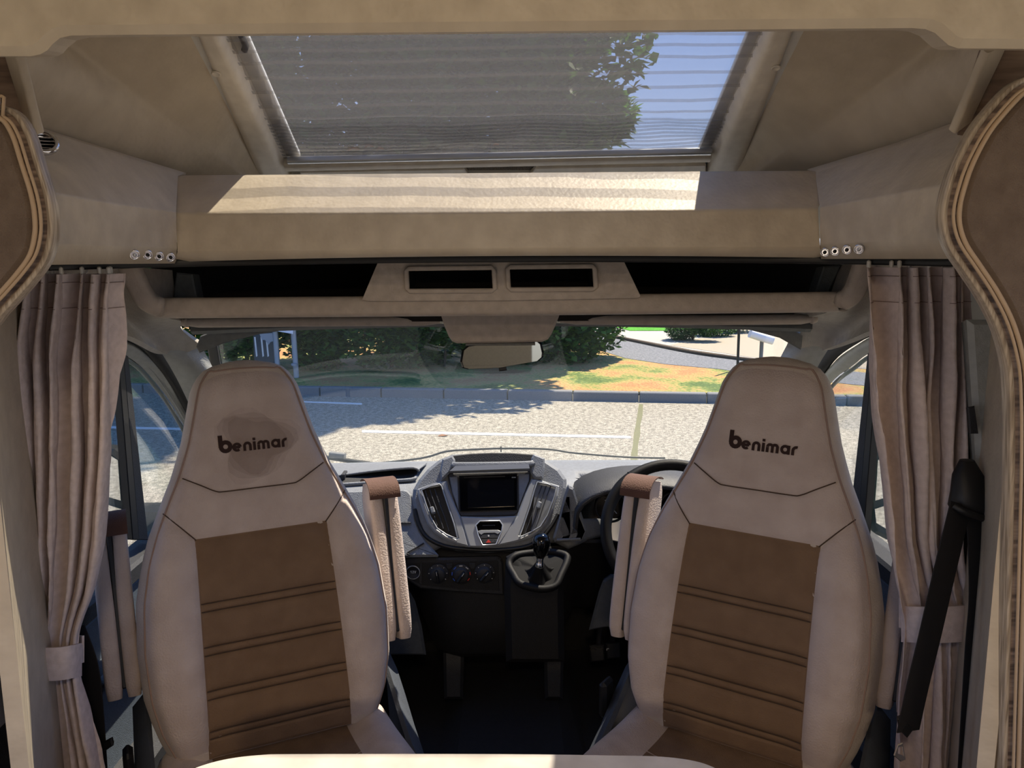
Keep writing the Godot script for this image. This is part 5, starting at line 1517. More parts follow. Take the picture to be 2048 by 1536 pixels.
	part("arm", tube(PackedVector3Array([at(1226, 1288, 2.58), at(1222, 1255, 2.66), at(1222, 1230, 2.7)]), 0.008, 8), M.dash_dark, br)
	steering()

func lettered(called: String, s: String, size: float, x: Transform3D, m: Material, parent: Node3D) -> void:
	var o := MeshInstance3D.new()
	o.name = called
	o.mesh = text(s, size, 0.0008)
	o.material_override = m
	parent.add_child(o, true)
	o.global_transform = x

func steering() -> void:
	var c := at(1350, 1062, 2.12)
	var n := Vector3(0.0, 0.47, 0.88).normalized()      # towards the driver
	var ax := Vector3.RIGHT
	var ay := n.cross(ax)
	var w := thing("steering_wheel", "black leather steering wheel with silver spokes", "steering wheel", c)
	var P := func(x: float, y: float, z := 0.0) -> Vector3: return c + ax * x + ay * y + n * z
	var R := 0.185
	var path := PackedVector3Array()
	var sc := PackedFloat32Array()
	for k in 72:
		var a := TAU * k / 72
		path.append(P.call(cos(a) * R, sin(a) * R * 0.98))
		var grip := exp(-pow((fmod(a + PI, TAU) - PI - 0.75) / 0.25, 2)) + exp(-pow((fmod(a + PI, TAU) - PI - 2.39) / 0.25, 2))
		sc.append(1.0 + 0.14 * grip)
	part("rim", sweep(path, circle(0.0155, 14, 0.0175), n, true, true, sc), M.leather, w)
	for a in [0.95, 2.19]:
		part("rim_seam", sweep(PackedVector3Array([P.call(cos(a) * R, sin(a) * R * 0.98), P.call(cos(a + 0.012) * R, sin(a + 0.012) * R * 0.98)]), circle(0.0178, 14, 0.0195), n), M.black, w)
	part("airbag_cover", loft([PackedVector3Array(Array(rrect2(0.15, 0.13, 0.05, 5)).map(func(q): return P.call(q.x, q.y - 0.01, -0.01))), PackedVector3Array(Array(rrect2(0.15, 0.13, 0.05, 5)).map(func(q): return P.call(q.x, q.y - 0.01, 0.01))), PackedVector3Array(Array(rrect2(0.12, 0.10, 0.045, 5)).map(func(q): return P.call(q.x, q.y - 0.01, 0.022)))]), M.leather, w)
	for s in [-1.0, 1.0]:
		var sp := part("spoke", loft([PackedVector3Array([P.call(s * 0.172, 0.022, 0.002), P.call(s * 0.172, -0.022, 0.002), P.call(s * 0.172, -0.022, -0.008), P.call(s * 0.172, 0.022, -0.008)]), PackedVector3Array([P.call(s * 0.12, 0.03, 0.010), P.call(s * 0.12, -0.035, 0.010), P.call(s * 0.12, -0.035, -0.006), P.call(s * 0.12, 0.03, -0.006)]), PackedVector3Array([P.call(s * 0.06, 0.034, 0.012), P.call(s * 0.06, -0.045, 0.012), P.call(s * 0.06, -0.045, -0.004), P.call(s * 0.06, 0.034, -0.004)])], true, false), M.bright, w)
		var b := part("switch_pad", lathe([Vector2(0, 0), Vector2(0.021, 0), Vector2(0.021, 0.003), Vector2(0.019, 0.004), Vector2(0, 0.005)], 24, Transform3D(Basis(ax, n, ax.cross(n)), P.call(s * 0.118, 0.0, 0.010))), M.silver, sp)
		part("switch_mark", cbox(Transform3D(Basis(ax, ay, n), P.call(s * 0.118, 0.003, 0.0153)), Vector3(0.014, 0.002, 0.001), 0.0003), M.dash_dark, b)
		part("switch_mark", cbox(Transform3D(Basis(ax, ay, n), P.call(s * 0.118 - 0.005, -0.001, 0.0153)), Vector3(0.002, 0.012, 0.001), 0.0003), M.dash_dark, b)
		part("lower_spoke", sweep(smooth_path([P.call(s * 0.14, -0.03, 0.0), P.call(s * 0.10, -0.055, 0.008), P.call(s * 0.06, -0.10, 0.006), P.call(s * 0.04, -0.175, 0.0)], 4), rrect2(0.022, 0.012, 0.004, 2), n), M.bright, w)
		part("button_cluster", plate(PackedVector3Array([P.call(s * 0.125, -0.042, 0.004), P.call(s * 0.08, -0.045, 0.004), P.call(s * 0.055, -0.08, 0.004), P.call(s * 0.075, -0.115, 0.004), P.call(s * 0.105, -0.09, 0.004)]), 0.012, 0.003), M.black, w)
	part("column", loft([PackedVector3Array(Array(rrect2(0.12, 0.12, 0.04, 4)).map(func(q): return P.call(q.x, q.y - 0.02, -0.03))), PackedVector3Array(Array(rrect2(0.14, 0.13, 0.04, 4)).map(func(q): return P.call(q.x, q.y - 0.02, -0.28)))]), M.dash_black, w)
	part("stalk", tube(smooth_path([P.call(-0.06, 0.0, -0.05), P.call(-0.12, 0.015, -0.045), P.call(-0.175, 0.02, -0.04)], 4), 0.008, 8), M.dash, w)

# ------------------------------------------------------------------ seats
const HALF := [[-0.02, 0.20], [0.0, 0.232], [0.05, 0.252], [0.12, 0.268], [0.22, 0.274], [0.32, 0.268], [0.40, 0.252], [0.46, 0.232], [0.52, 0.206], [0.58, 0.178], [0.65, 0.152], [0.72, 0.134], [0.77, 0.122], [0.80, 0.108], [0.82, 0.088], [0.832, 0.06], [0.838, 0.02]]
func half(v: float) -> float:
	return lin_table(HALF, v)
func depth_f(v: float) -> float:
	return lin_table([[-0.02, 0.05], [0.05, 0.075], [0.4, 0.07], [0.55, 0.055], [0.76, 0.05], [0.82, 0.035], [0.838, 0.01]], v)
func face_n(x: float, v: float) -> float:       # how far the front of the backrest stands forward
	var w := half(v)
	var r := minf(absf(x) / w, 1.0)
	var body := depth_f(v) * pow(maxf(1.0 - pow(r, 4.5), 0.0), 1.0 / 2.6)
	var bol := 0.030 * smoothstep(0.12, 0.20, absf(x)) * (1 - smoothstep(0.36, 0.52, v)) * (1 - smoothstep(0.86, 1.0, r))
	var lumbar := 0.012 * sin(clampf(v / 0.45, 0, 1) * PI)
	return body + bol + lumbar

var SB: Transform3D          # backrest frame of the seat being built: x across, y up the back, z forward
func bp(x: float, v: float, n: float) -> Vector3:
	return SB * Vector3(x, v, n)
# a stuffed panel between edges; soft hollow seams round it
func panel(xl: Callable, xr: Callable, vb: Callable, vt: Callable, nu: int, nv: int, puff: float, lift := 0.002, crinkle := 0.0) -> ArrayMesh:
	var rows := []
	for i in nv + 1:
		var line := PackedVector3Array()
		for j in nu + 1:
			var u := j / float(nu)
			var t := i / float(nv)
			var x := 0.0
			var v := 0.0
			for pass_ in 3:
				v = lerpf(vb.call(x), vt.call(x), t)
				x = lerpf(xl.call(v), xr.call(v), u)
			var e := pow(maxf(1.0 - pow(absf(2 * u - 1), 10.0), 0.0), 0.5) * pow(maxf(1.0 - pow(absf(2 * t - 1), 8.0), 0.0), 0.5)
			var cr := crinkle * sin(x * 330.0 + sin(x * 90.0) * 2.0) * pow(t, 6.0)
			line.append(Vector3(x, v, face_n(x, v) + lift + (puff + cr) * e - (0.002 if puff > 0 else 0.0) * (1 - e)))
		rows.append(line)
	return sheet(rows, 0.004, Vector3(0, 0.4, 3))

func build_seats() -> void:
	seat("left", Vector3(-0.435, 0, -1.54), 25.0, 17.0)
	seat("right", Vector3(0.40, 0, -1.515), -33.0, 14.0)

func seat(which: String, where: Vector3, yaw: float, recline: float) -> void:
	var L := which == "left"
	var s := thing("swivel_seat", "beige and brown swivelled cab seat %s" % ("with a damp mark round its lettering" if L else "in front of the steering wheel"), "seat", where, "swivelled cab seats")
	s.rotation_degrees.y = yaw
	var fr := Transform3D(Basis(Vector3.RIGHT, -deg_to_rad(recline)), Vector3(0, 0.44, -0.20))
	# backrest: a shell with stuffed panels on its front
	var back := lpart("backrest", shell_mesh(), M.seat_side, s, fr)
	var W := func(v: float) -> float: return half(v) - 0.016
	var hb := func(x: float) -> float: return 0.537 + 0.043 * clampf((absf(x) - 0.085) / 0.075, 0, 1)
	var brown := func(v: float) -> float: return lerpf(0.149, 0.140, clampf(v / 0.44, 0, 1))
	var yb := func(x: float) -> float: return 0.44 + 0.073 * clampf((absf(x) - 0.14) / 0.066, 0, 1)
	lpart("headrest_panel", panel(func(v): return -W.call(v), W, hb, func(x): return 0.806 - 0.03 * pow(absf(x) / 0.1, 4), 28, 28, 0.004, 0.002, 0.0012), M.seat, back)
	lpart("yoke_panel", panel(func(v): return -W.call(v), W, yb, hb, 28, 12, 0.004), M.seat, back)
	for sg in [-1.0, 1.0]:
		var inn := func(v): return sg * brown.call(v)
		var outv := func(v): return sg * W.call(v)
		lpart("side_bolster", panel(inn if sg > 0 else outv, outv if sg > 0 else inn, func(_x): return 0.0, yb, 12, 30, 0.006), M.seat, back)
	var cuts := [0.44, 0.305, 0.288, 0.215, 0.198, 0.125, 0.108, 0.042, 0.026, -0.018]
	for k in cuts.size() - 1:
		var hi: float = cuts[k]
		var lo: float = cuts[k + 1]
		var band := k % 2 == 1
		lpart("quilted_band" if band else "insert_panel", panel(func(v): return -brown.call(v), brown, func(_x): return lo, func(_x): return hi, 24, 4 if band else 10, 0.003 if band else 0.006, 0.0022 if band else 0.003, 0.0009 if k == 0 else 0.0), M.brown, back)
	lpart("insert_backing", panel(func(v): return -brown.call(v) - 0.003, func(v): return brown.call(v) + 0.003, func(_x): return -0.019, func(_x): return 0.442, 24, 24, 0.0, 0.0016), M.brown, back)
	# seams between the panels
	var seam := func(pts: Array) -> void:
		var o := []
		for q in pts: o.append(Vector3(q[0], q[1], face_n(q[0], q[1]) + 0.0042))
		lpart("seam", tube(smooth_path(o, 4), 0.0013, 6), M.thread, back)
	for sg in [-1.0, 1.0]:
		seam.call([[sg * 0.140, 0.44], [sg * 0.16, 0.462], [sg * 0.18, 0.484], [sg * 0.2, 0.506]])
	seam.call([[-0.155, 0.577], [-0.12, 0.557], [-0.09, 0.54], [-0.07, 0.537], [0.0, 0.537], [0.07, 0.537], [0.09, 0.54], [0.12, 0.557], [0.155, 0.577]])
	for k in range(1, cuts.size() - 1):
		var v: float = cuts[k]
		var pts := []
		for j in 9:
			var x: float = lerpf(-1.0, 1.0, j / 8.0) * brown.call(v)
			pts.append([x, v])
		seam.call(pts)
	# piping along the outline
	var left := []
	var right := []
	for k in 30:
		var v := 0.0 + 0.812 * k / 29.0
		right.append(Vector3(W.call(v), v, face_n(W.call(v), v) + 0.002))
		left.append(Vector3(-W.call(v), v, face_n(-W.call(v), v) + 0.002))
	left.reverse()
	var topc := []
	for k in 7:
		var x := lerpf(0.09, -0.09, (k + 1) / 8.0)
		topc.append(Vector3(x, 0.815 - 0.006 * pow(absf(x) / 0.09, 2), face_n(x, 0.812)))
	lpart("piping", tube(smooth_path(right + topc + left, 2), 0.0022, 6), M.piping, back)
	# stitched lettering
	logo(back)
	if L:
		for ly in 4:
			var spot := []
			for i in 6:
				var line := PackedVector3Array()
				for k in 25:
					var a := TAU * k / 24.0
					var r := 0.0001 + i / 5.0 * (0.082 + 0.014 * sin(a * 3 + 1) + 0.008 * sin(a * 5 + ly)) * (1.0 - ly * 0.09)
					var x := 0.005 + cos(a) * r * 1.05
					var v := 0.637 + sin(a) * r
					line.append(Vector3(x, v, face_n(x, v) + 0.0078 + ly * 0.0002))
				spot.append(line)
			lpart("damp_mark", sheet(spot, 0.0, Vector3(0, 0.6, 3)), M.damp, back, Transform3D(), "darker damp mark")
	# armrests folded up beside the backrest
	for sg in [-1.0, 1.0]:
		var ax: float = sg * 0.302
		var arm := lpart("armrest", arm_mesh(-0.038, -0.003, 0.0), M.seat, s, fr * Transform3D(Basis(Vector3.BACK, -sg * 0.02), Vector3(ax, 0.13, -0.035)))
		lpart("armrest_half", arm_mesh(0.002, 0.034, 0.004), M.seat, arm)
		lpart("armrest_core", cbox(Transform3D(Basis(), Vector3(0, 0.19, -0.005)), Vector3(0.012, 0.34, 0.07), 0.003), M.black, arm)
		lpart("armrest_cap", cap_mesh(), M.cap, arm, Transform3D(), "dark brown end cap")
		lpart("armrest_hinge", cbox(Transform3D(Basis(), Vector3(-sg * 0.03, 0.06, -0.02)), Vector3(0.04, 0.05, 0.05), 0.01), M.black, arm)
	# cushion with bolsters and a brown middle
	var cu := lpart("cushion", cushion_mesh(0.0, 1.0), M.seat, s)
	for k in 3: lpart("cushion_insert", cushion_insert(k), M.brown, cu)
	# plastic side shields, recline lever, pedestal
	for sg in [-1.0, 1.0]:
		var rows := []
		for k in 9:
			var f := k / 8.0
			var z := lerpf(-0.30, 0.20, f)
			var y1 := lerpf(0.54, 0.40, smoothstep(0.0, 0.6, f))
			rows.append(PackedVector3Array([Vector3(sg * 0.265, y1, z), Vector3(sg * 0.292, y1 - 0.03, z), Vector3(sg * 0.30, 0.32, z), Vector3(sg * 0.285, 0.22, z)]))
		lpart("side_shield", sheet(rows, 0.012, Vector3(sg * 3, 0.4, 0)), M.cushion_shell, s)
	lpart("recline_lever", cbox(Transform3D(Basis(), Vector3(-0.305, 0.45, -0.16)), Vector3(0.02, 0.09, 0.05), 0.008), M.black, s)
	lpart("pedestal", loft([PackedVector3Array(Array(rrect2(0.46, 0.46, 0.05, 3)).map(func(q): return Vector3(q.x, 0.0, q.y))), PackedVector3Array(Array(rrect2(0.44, 0.44, 0.05, 3)).map(func(q): return Vector3(q.x, 0.28, q.y))), PackedVector3Array(Array(rrect2(0.40, 0.40, 0.05, 3)).map(func(q): return Vector3(q.x, 0.33, q.y)))]), M.dash_black, s)

# rounded bold letters made of strokes; units of one x-height
func logo(back: Node3D) -> void:
	var arc := func(cx: float, cy: float, r: float, a0: float, a1: float) -> Array:
		var o := []
		for k in 17: o.append(Vector2(cx + cos(lerpf(a0, a1, k / 16.0)) * r, cy + sin(lerpf(a0, a1, k / 16.0)) * r))
		return o
	var w := 0.29
	var r := 0.5 - w / 2
	var e: Array = [[Vector2(0.16, 0.5), Vector2(0.84, 0.5)], arc.call(0.5, 0.5, r, 0.0, TAU * 0.86)]
	var n: Array = [[Vector2(w / 2, 0), Vector2(w / 2, 0.55)], [Vector2(w / 2, 0.5)] + arc.call(0.45, 0.55, 0.305, PI, 0) + [Vector2(0.755, 0.3), Vector2(0.755, 0)]]
	var i: Array = [[Vector2(w / 2, 0), Vector2(w / 2, 0.95)], [Vector2(w / 2, 1.08), Vector2(w / 2, 1.36)]]
	var m: Array = [[Vector2(w / 2, 0), Vector2(w / 2, 0.55)], arc.call(0.405, 0.58, 0.26, PI, 0) + [Vector2(0.665, 0.3), Vector2(0.665, 0)], arc.call(0.925, 0.58, 0.26, PI, 0) + [Vector2(1.185, 0.3), Vector2(1.185, 0)]]
	var a: Array = [arc.call(0.5, 0.5, r, 0, TAU), [Vector2(0.86, 0), Vector2(0.86, 0.95)]]
	var rr: Array = [[Vector2(w / 2, 0), Vector2(w / 2, 0.55)], arc.call(0.5, 0.5, r, PI, PI * 0.42)]
	var b: Array = [[Vector2(0.13, 0.45), Vector2(0.13, 1.45)], arc.call(0.5, 0.5, 0.36, -PI, PI)]
	# [strokes, x of its left edge, x-height, stroke width]
	var x := -0.047
	var set_ := [[b, -0.0745, 0.0275, 0.34]]
	for q in [[e, 1.0], [n, 0.9], [i, w], [m, 1.33], [a, 1.0], [rr, 0.72]]:
		set_.append([q[0], x, 0.0205, w])
		x += q[1] * 0.0205 + 0.0032
	for q in set_:
		var st := SurfaceTool.new()
		st.begin(Mesh.PRIMITIVE_TRIANGLES)
		for stroke in q[0]:
			var p := PackedVector3Array()
			for v in stroke:
				var px: float = q[1] + v.x * q[2]
				var py: float = 0.622 + v.y * q[2]
				p.append(Vector3(px, py, face_n(px, py) + 0.0085))
			st.append_from(sweep(p, rect2(q[3] * q[2], 0.0014), Vector3.BACK, false, false), 0, Transform3D())
		lpart("stitched_letter", st.commit(), M.letter, back, Transform3D(), "dark brown stitched letter")

func shell_mesh() -> ArrayMesh:
	var rings := []
	var vs := [-0.02, 0.0, 0.03, 0.07, 0.12, 0.17, 0.22, 0.27, 0.32, 0.37, 0.42, 0.46, 0.50, 0.54, 0.58, 0.62, 0.66, 0.70, 0.74, 0.77, 0.79, 0.805, 0.818, 0.828, 0.835, 0.838]
	for v in vs:
		var w := half(v)
		var ring := PackedVector3Array()
		for k in 48:
			var a := TAU * k / 48
			var x := w * signf(cos(a)) * pow(absf(cos(a)), 0.55)
			if sin(a) >= 0: ring.append(Vector3(x, v, face_n(x, v) * (1.0 if absf(x) < w * 0.999 else 0.0)))
			else:
				var r := minf(absf(x) / w, 1.0)
				ring.append(Vector3(x, v, -lin_table([[-0.02, 0.05], [0.1, 0.075], [0.5, 0.06], [0.75, 0.05], [0.838, 0.012]], v) * pow(maxf(1 - pow(r, 4.0), 0.0), 0.4)))
		rings.append(ring)
	return loft(rings)
func arm_mesh(x0: float, x1: float, push: float) -> ArrayMesh:
	var rings := []
	var n := 18
	for k in n + 1:
		var f := k / float(n)
		var y := lerpf(0.0, 0.385, f)
		var e := pow(maxf(1 - pow(absf(2 * f - 1), 9.0), 0.0), 0.5)
		e = maxf(e, 0.35)
		var d0 := -0.05; var d1 := 0.04 + push
		var cx := (x0 + x1) / 2; var cz := (d0 + d1) / 2 - 0.02 * f * f
		var ring := PackedVector3Array()
		for q in rrect2((x1 - x0) * (0.7 + 0.3 * e), (d1 - d0) * (0.55 + 0.45 * e), minf(0.012, (x1 - x0) * 0.34), 4): ring.append(Vector3(cx + q.x, y, cz + q.y))
		rings.append(ring)
	return loft(rings)
func cap_mesh() -> ArrayMesh:
	var rows := []
	for k in 13:
		var f := k / 12.0
		var line := PackedVector3Array()
		for j in 13:
			var a := lerpf(-0.2, PI * 0.62, j / 12.0)
			line.append(Vector3(lerpf(-0.041, 0.037, f), 0.352 + sin(a) * 0.046, -0.024 + cos(a) * 0.060))
		rows.append(line)
	return sheet(rows, 0.003, Vector3(0, 0.5, 3))
func cushion_top(x: float, z: float) -> float:
	var side := smoothstep(0.13, 0.20, absf(x)) * 0.035 * (1 - smoothstep(0.24, 0.275, absf(x)))
	var roll := 0.05 * pow(clampf((z - 0.14) / 0.14, 0, 1), 2)
	return 0.435 + side - roll + 0.012 * sin(z * 11.0) - 0.10 * pow(clampf((absf(x) - 0.20) / 0.075, 0, 1), 2.4)
func cushion_mesh(_a: float, _b: float) -> ArrayMesh:
	var rings := []
	for k in 25:
		var z := lerpf(-0.25, 0.28, k / 24.0)
		var e := pow(maxf(1 - pow(absf(2 * k / 24.0 - 1), 8.0), 0.0), 0.4)
		var ring := PackedVector3Array()
		for j in 31:
			var x := lerpf(-0.272, 0.272, j / 30.0) * (0.88 + 0.12 * e)
			ring.append(Vector3(x, lerpf(0.36, cushion_top(x, z), maxf(e, 0.05)), z))
		for j in 13:
			var x := lerpf(0.26, -0.26, j / 12.0) * (0.88 + 0.12 * e)
			ring.append(Vector3(x, 0.31 + 0.02 * (1 - e), z))
		rings.append(ring)
	return loft(rings)
func cushion_insert(k: int) -> ArrayMesh:
	var z0: float = [-0.235, -0.03, 0.10][k]
	var z1: float = [-0.035, 0.095, 0.265][k]
	var rows := []
	for i in 13:
		var z := lerpf(z0, z1, i / 12.0)
		var line := PackedVector3Array()
		for j in 15:
			var x := lerpf(-0.145, 0.145, j / 14.0)
			var e := pow(1 - pow(absf(2 * i / 12.0 - 1), 8), 0.5) * pow(1 - pow(absf(2 * j / 14.0 - 1), 8), 0.5)
			line.append(Vector3(x, cushion_top(x, z) + 0.001 + 0.006 * e, z))
		rows.append(line)
	return sheet(rows, 0.004, Vector3(0, 3, 0))

# ------------------------------------------------------------------ curtains
func build_curtains() -> void:
	curtain(true)
	curtain(false)

func curtain(L: bool) -> void:
	var t := thing("curtain", "pinkish beige curtain gathered by a tieback on the %s" % ("twisted side, beside the left seat" if L else "side of the seat belt"), "curtain", at(120 if L else 1880, 1536, 1.42) * Vector3(1, 0, 1))
	# [y, left px, right px, depth, fold depth]
	var prof := [[548, 20, 236, 1.43, 0.030], [600, 18, 232, 1.43, 0.034], [700, 8, 232, 1.42, 0.040], [820, 20, 228, 1.42, 0.042], [950, 22, 222, 1.42, 0.040], [1080, 28, 210, 1.42, 0.034], [1180, 36, 190, 1.42, 0.026], [1260, 42, 162, 1.42, 0.016], [1300, 44, 156, 1.42, 0.013], [1345, 42, 158, 1.42, 0.016], [1440, 40, 180, 1.42, 0.028], [1540, 36, 204, 1.42, 0.036], [1750, 30, 230, 1.42, 0.040]]
	if not L: prof = [[535, 1730, 1944, 1.46, 0.030], [600, 1736, 1942, 1.46, 0.034], [700, 1740, 1942, 1.45, 0.038], [820, 1742, 1936, 1.45, 0.040], [950, 1762, 1930, 1.45, 0.038], [1080, 1776, 1922, 1.45, 0.032], [1160, 1790, 1936, 1.45, 0.024], [1215, 1800, 1950, 1.45, 0.014], [1245, 1806, 1960, 1.45, 0.012], [1285, 1804, 1962, 1.45, 0.016], [1400, 1796, 1960, 1.45, 0.026], [1540, 1790, 1952, 1.45, 0.034], [1750, 1780, 1945, 1.45, 0.036]]
	var nz := FastNoiseLite.new()
	nz.seed = 3 if L else 9
	nz.frequency = 0.9
	var crest := [[0.0, 0.1], [0.16, 1.0], [0.30, 1.9], [0.42, 3.0], [0.64, 3.9], [0.80, 5.0], [0.9, 5.9], [1.0, 6.6]] if L else [[0.0, 0.2], [0.2, 1.0], [0.4, 1.8], [0.5, 2.9], [0.66, 3.8], [0.84, 4.9], [1.0, 5.8]]
	var rows := []
	var ny := 70
	var nx := 150
	for i in ny + 1:
		var y := lerpf(prof[0][0], prof[prof.size() - 1][0], i / float(ny))
		var col := func(c: int) -> float:
			var tb := []
			for p in prof: tb.append([p[0], p[c]])
			return lerp_table(tb, y)
		var a: float = col.call(1); var b: float = col.call(2); var d: float = col.call(3); var amp: float = col.call(4) * 0.68
		var line := PackedVector3Array()
		for j in nx + 1:
			var s := j / float(nx)
			var ws := s + 0.035 * nz.get_noise_2d(s * 2.0, y * 0.0022)
			var fp := lin_table(crest, clampf(ws, 0, 1)) + 0.22 * nz.get_noise_2d(ws * 2.5 + 7, y * 0.0016)
			var ph := TAU * fp
			var am := amp * (1.0 + 0.9 * nz.get_noise_2d(fp * 0.9 + 3.0, y * 0.0012))
			var z := am * (sin(ph) + 0.22 * sin(2 * ph + 1.0 + 2.0 * nz.get_noise_2d(fp, y * 0.002)))
			var px := lerpf(a, b, ws) + cos(ph) * 17.0 * am / 0.04
			var p := at(px, y, d)
			line.append(p + Vector3(0, 0, z))
		rows.append(line)
	part("cloth", sheet(rows, 0.0015), M.curtain, t)
	# stitched heading: two thread lines
	for q in [3, 6]:
		var pth := PackedVector3Array()
		for j in range(0, nx + 1, 1): pth.append(rows[q - 2][j] + Vector3(0, 0, 0.0025))
		part("stitch_line", sweep(pth, rect2(0.0012, 0.0012), Vector3.UP), M.piping, t)
	# hooks on the track
	for k in 12:
		var f := (k + 0.5) / 12.0
		var p := rows[0][int(f * nx)] as Vector3
		part("hook", cbox(Transform3D(Basis(), p + Vector3(0, 0.006, -0.002)), Vector3(0.006, 0.013, 0.008), 0.002), M.hook, t)
	# tieback band
	var ty0 := 1286.0 if L else 1210.0
	var ty1 := 1352.0 if L else 1282.0
	var bx0 := 36.0 if L else 1802.0
	var bx1 := 164.0 if L else 1966.0
	var bd := 1.385 if L else 1.42
	var br := []
	for i in 7:
		var f := i / 6.0
		var line := PackedVector3Array()
		for k in 25:
			var g := k / 24.0
			var sag := sin(g * PI) * (10.0 if L else 4.0)
			var p := at(lerpf(bx0, bx1, g), lerpf(ty0, ty1, f) + sag + (0.0 if L else (g - 0.5) * -4.0), bd + 0.05 * pow(2 * g - 1, 4) - 0.01 * sin(g * PI) - 0.004 * sin(f * PI))
			line.append(p)
		br.append(line)
	part("tieback", sheet(br, 0.004), M.curtain, t)
	var br2 := []
	for i in 2:
		var line := PackedVector3Array()
		for k in 9:
			var g := k / 8.0
			line.append(at(lerpf(bx0, bx1, g), (ty0 - 14 if i == 0 else ty1 - 26), bd + 0.10 - 0.05 * pow(2 * g - 1, 4) + 0.02))
		br2.append(line)
	part("tieback_rear", sheet(br2, 0.004), M.curtain, t)
	if not L:
		var tab := part("tieback_tab", plate(ats([[1944, 1212, 1.405], [1974, 1206, 1.41], [1974, 1250, 1.41], [1962, 1284, 1.41], [1950, 1274, 1.405], [1942, 1244, 1.405]]), 0.004, 0.001), M.curtain, t)
		part("button", lathe([Vector2(0, 0), Vector2(0.0065, 0), Vector2(0.006, 0.003), Vector2(0, 0.005)], 16, Transform3D(Basis(Vector3.RIGHT, PI / 2), at(1959, 1242, 1.404))), M.black, tab)

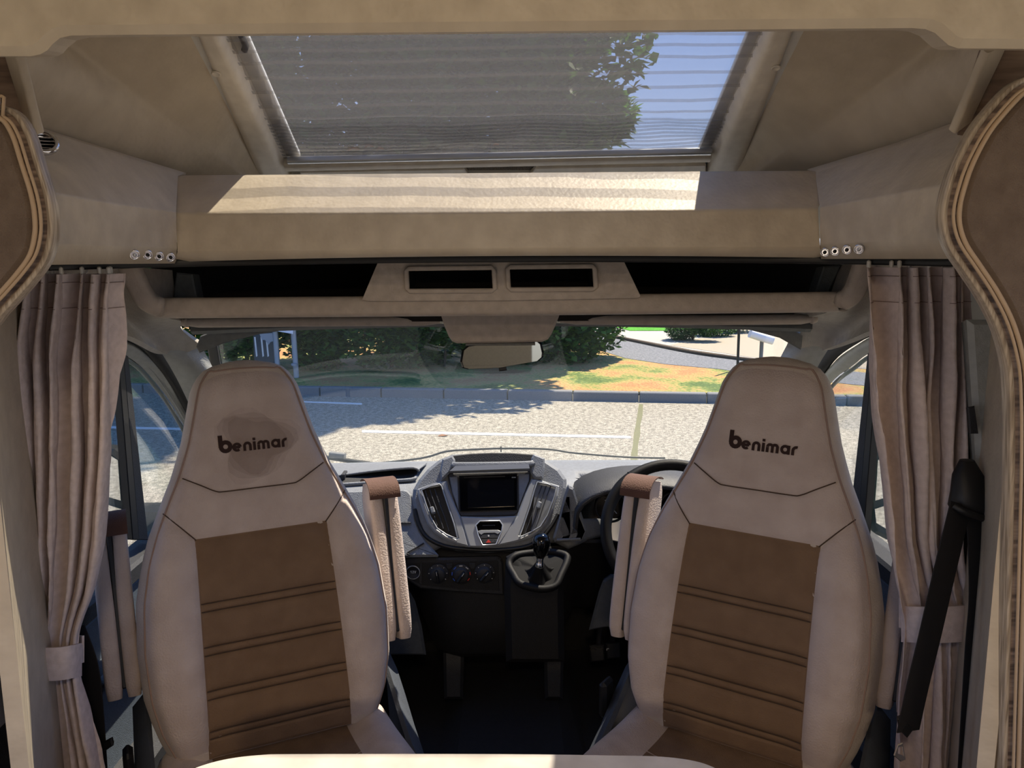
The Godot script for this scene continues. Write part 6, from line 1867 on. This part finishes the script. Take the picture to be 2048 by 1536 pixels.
# ------------------------------------------------------------------ remaining things
func build_small() -> void:
	# table edge in front
	var e := []
	for q in [[300, 1700], [340, 1570], [372, 1542], [410, 1526], [460, 1514], [520, 1507], [600, 1505], [1000, 1505], [1240, 1508], [1320, 1510], [1380, 1517], [1420, 1528], [1450, 1545], [1480, 1580], [1510, 1700]]: e.append(on_y(q[0], q[1], 0.75))
	var tb := thing("table", "white laminate table with rounded corners in front of the seats", "table", Vector3(0, 0.0, -0.9))
	var poly := smooth_path(e, 4)
	poly.append(Vector3(0.4, 0.75, -0.35)); poly.append(Vector3(-0.4, 0.75, -0.35))
	part("table_top", plate(poly, 0.028, 0.004, Vector3(0, 5, -1)), M.table, tb)
	part("edge_band", sweep(PackedVector3Array(Array(smooth_path(e, 4)).map(func(p): return p + Vector3(0, -0.016, 0))), rrect2(0.004, 0.022, 0.001, 2)), M.rail, tb)
	part("leg", lathe([Vector2(0.16, 0.0), Vector2(0.16, 0.012), Vector2(0.035, 0.03), Vector2(0.03, 0.06), Vector2(0.03, 0.72), Vector2(0.08, 0.722)], 20, Transform3D(Basis(), Vector3(0, 0, -0.7))), M.bright, tb)
	# driver's seat belt
	var sb := thing("seat_belt", "black seat belt hanging from its anchor by the curtain", "seat belt", at(1930, 1000, 1.33))
	var A := []
	for q in [[1922, 1008, 1.335], [1890, 1140, 1.31], [1860, 1270, 1.30], [1836, 1370, 1.30], [1816, 1462, 1.31]]: A.append(at(q[0], q[1], q[2]))
	part("shoulder_strap", sweep(smooth_path(A, 6), rrect2(0.046, 0.0025, 0.001, 2), Vector3(0.25, 0.0, 1).normalized()), M.belt, sb)
	var B := []
	for q in [[1948, 1020, 1.345], [1953, 1100, 1.33], [1954, 1200, 1.33], [1946, 1300, 1.33], [1930, 1560, 1.33]]: B.append(at(q[0], q[1], q[2]))
	part("lower_strap", sweep(smooth_path(B, 6), rrect2(0.034, 0.0025, 0.001, 2), Vector3(0.25, 0.0, 1).normalized()), M.belt, sb)
	part("anchor_cover", loft([PackedVector3Array(Array(circle(0.012, 14, 0.01)).map(func(q): return at(1934, 920, 1.37) + Vector3(q.x, 0, q.y))), PackedVector3Array(Array(circle(0.026, 14, 0.018)).map(func(q): return at(1936, 950, 1.36) + Vector3(q.x, 0, q.y))), PackedVector3Array(Array(circle(0.030, 14, 0.024)).map(func(q): return at(1938, 985, 1.355) + Vector3(q.x, 0, q.y))), PackedVector3Array(Array(circle(0.038, 14, 0.026)).map(func(q): return at(1942, 1012, 1.35) + Vector3(q.x, 0, q.y))), PackedVector3Array(Array(circle(0.030, 14, 0.02)).map(func(q): return at(1944, 1034, 1.35) + Vector3(q.x, 0, q.y)))]), M.black, sb)
	part("guide_loop", sweep(smooth_path([at(1908, 1012, 1.33), at(1930, 1024, 1.32), at(1964, 1036, 1.325)], 5), circle(0.007, 8), Vector3.UP), M.black, sb)
	part("tongue", plate(ats([[1796, 1440, 1.305], [1812, 1434, 1.305], [1828, 1462, 1.305], [1816, 1478, 1.305], [1800, 1462, 1.305]]), 0.014, 0.003), M.black, sb)
	part("tongue_blade", plate(ats([[1796, 1490, 1.31], [1806, 1486, 1.31], [1812, 1520, 1.31], [1802, 1524, 1.31], [1788, 1512, 1.31]]), 0.004, 0.001, null, ats([[1797, 1496, 1.31], [1804, 1494, 1.31], [1807, 1512, 1.31], [1796, 1508, 1.31]])), M.chrome, sb)
	# passenger's belt: dark strap behind the left curtain
	var pb := thing("seat_belt", "dark seat belt hanging behind the tied curtain", "seat belt", at(180, 1450, 1.56))
	part("strap", sweep(smooth_path([at(150, 1250, 1.52), at(178, 1330, 1.53), at(190, 1440, 1.54), at(200, 1600, 1.55)], 5), rrect2(0.046, 0.0025, 0.001, 2), Vector3(-0.3, 0, 1).normalized()), M.belt, pb)
	part("tongue", plate(ats([[200, 1488, 1.52], [222, 1476, 1.52], [226, 1492, 1.52], [206, 1506, 1.52]]), 0.012, 0.003), M.black, pb)
	# wipers and the hose along the base of the windscreen
	var w := thing("wiper", "black windscreen wiper lying by the dashboard corner", "wiper", at(700, 920, 3.06))
	part("arm", sweep(smooth_path([at(600, 912, 3.10), at(660, 916, 3.08), at(700, 922, 3.06), at(760, 930, 3.05)], 4), rrect2(0.02, 0.014, 0.004, 2)), M.black, w)
	part("joint", sweep(PackedVector3Array([at(660, 909, 3.08), at(690, 913, 3.07)]), rrect2(0.026, 0.024, 0.006, 2)), M.trim_grey, w)
	var hs := []
	for q in [[720, 930], [840, 917], [893, 903], [950, 899], [1002, 897], [1075, 897.5], [1110, 900], [1150, 906], [1250, 914], [1330, 916]]: hs.append(at(q[0], q[1], 3.06))
	var hose := thing("wiper_hose", "thin black wiper hose arching above the dashboard", "hose", at(1002, 900, 3.06))
	part("hose", tube(smooth_path(hs, 5), 0.0042, 8), M.black, hose)
	part("clip", tube(PackedVector3Array([at(1002, 893, 3.06), at(1002, 904, 3.06)]), 0.003, 6), M.black, hose)
	# ceiling lamps over the living area
	ceiling_lamp(0.3, 0.9, "round white ceiling lamp next to the roof hatch, towards the cab")
	ceiling_lamp(1.65, 2.8, "round white ceiling lamp towards the back of the living area")

func ceiling_lamp(z: float, energy: float, label: String) -> void:
	var lp := thing("ceiling_lamp", label, "lamp", Vector3(0, 1.99, z), "ceiling lamps")
	part("body", lathe([Vector2(0.0, 0.0), Vector2(0.12, 0.0), Vector2(0.12, -0.02), Vector2(0.11, -0.03), Vector2(0.10, -0.03)], 28, Transform3D(Basis(), Vector3(0, 1.998, z))), M.white_paint, lp)
	part("lamp_diffuser", lathe([Vector2(0.0, -0.028), Vector2(0.10, -0.028), Vector2(0.09, -0.036), Vector2(0, -0.04)], 28, Transform3D(Basis(), Vector3(0, 1.998, z))), M.lamp, lp)
	var al := AreaLight3D.new()
	al.name = numbered("ceiling_lamp_glow")
	al.area_size = Vector2(0.2, 0.2)
	al.light_color = Color(1.0, 0.89, 0.74)
	al.light_energy = energy
	al.area_range = 12.0
	al.area_attenuation = 2.0
	al.position = Vector3(0, 1.95, z)
	al.rotation_degrees = Vector3(-90, 0, 0)
	al.shadow_enabled = true
	add_child(al)
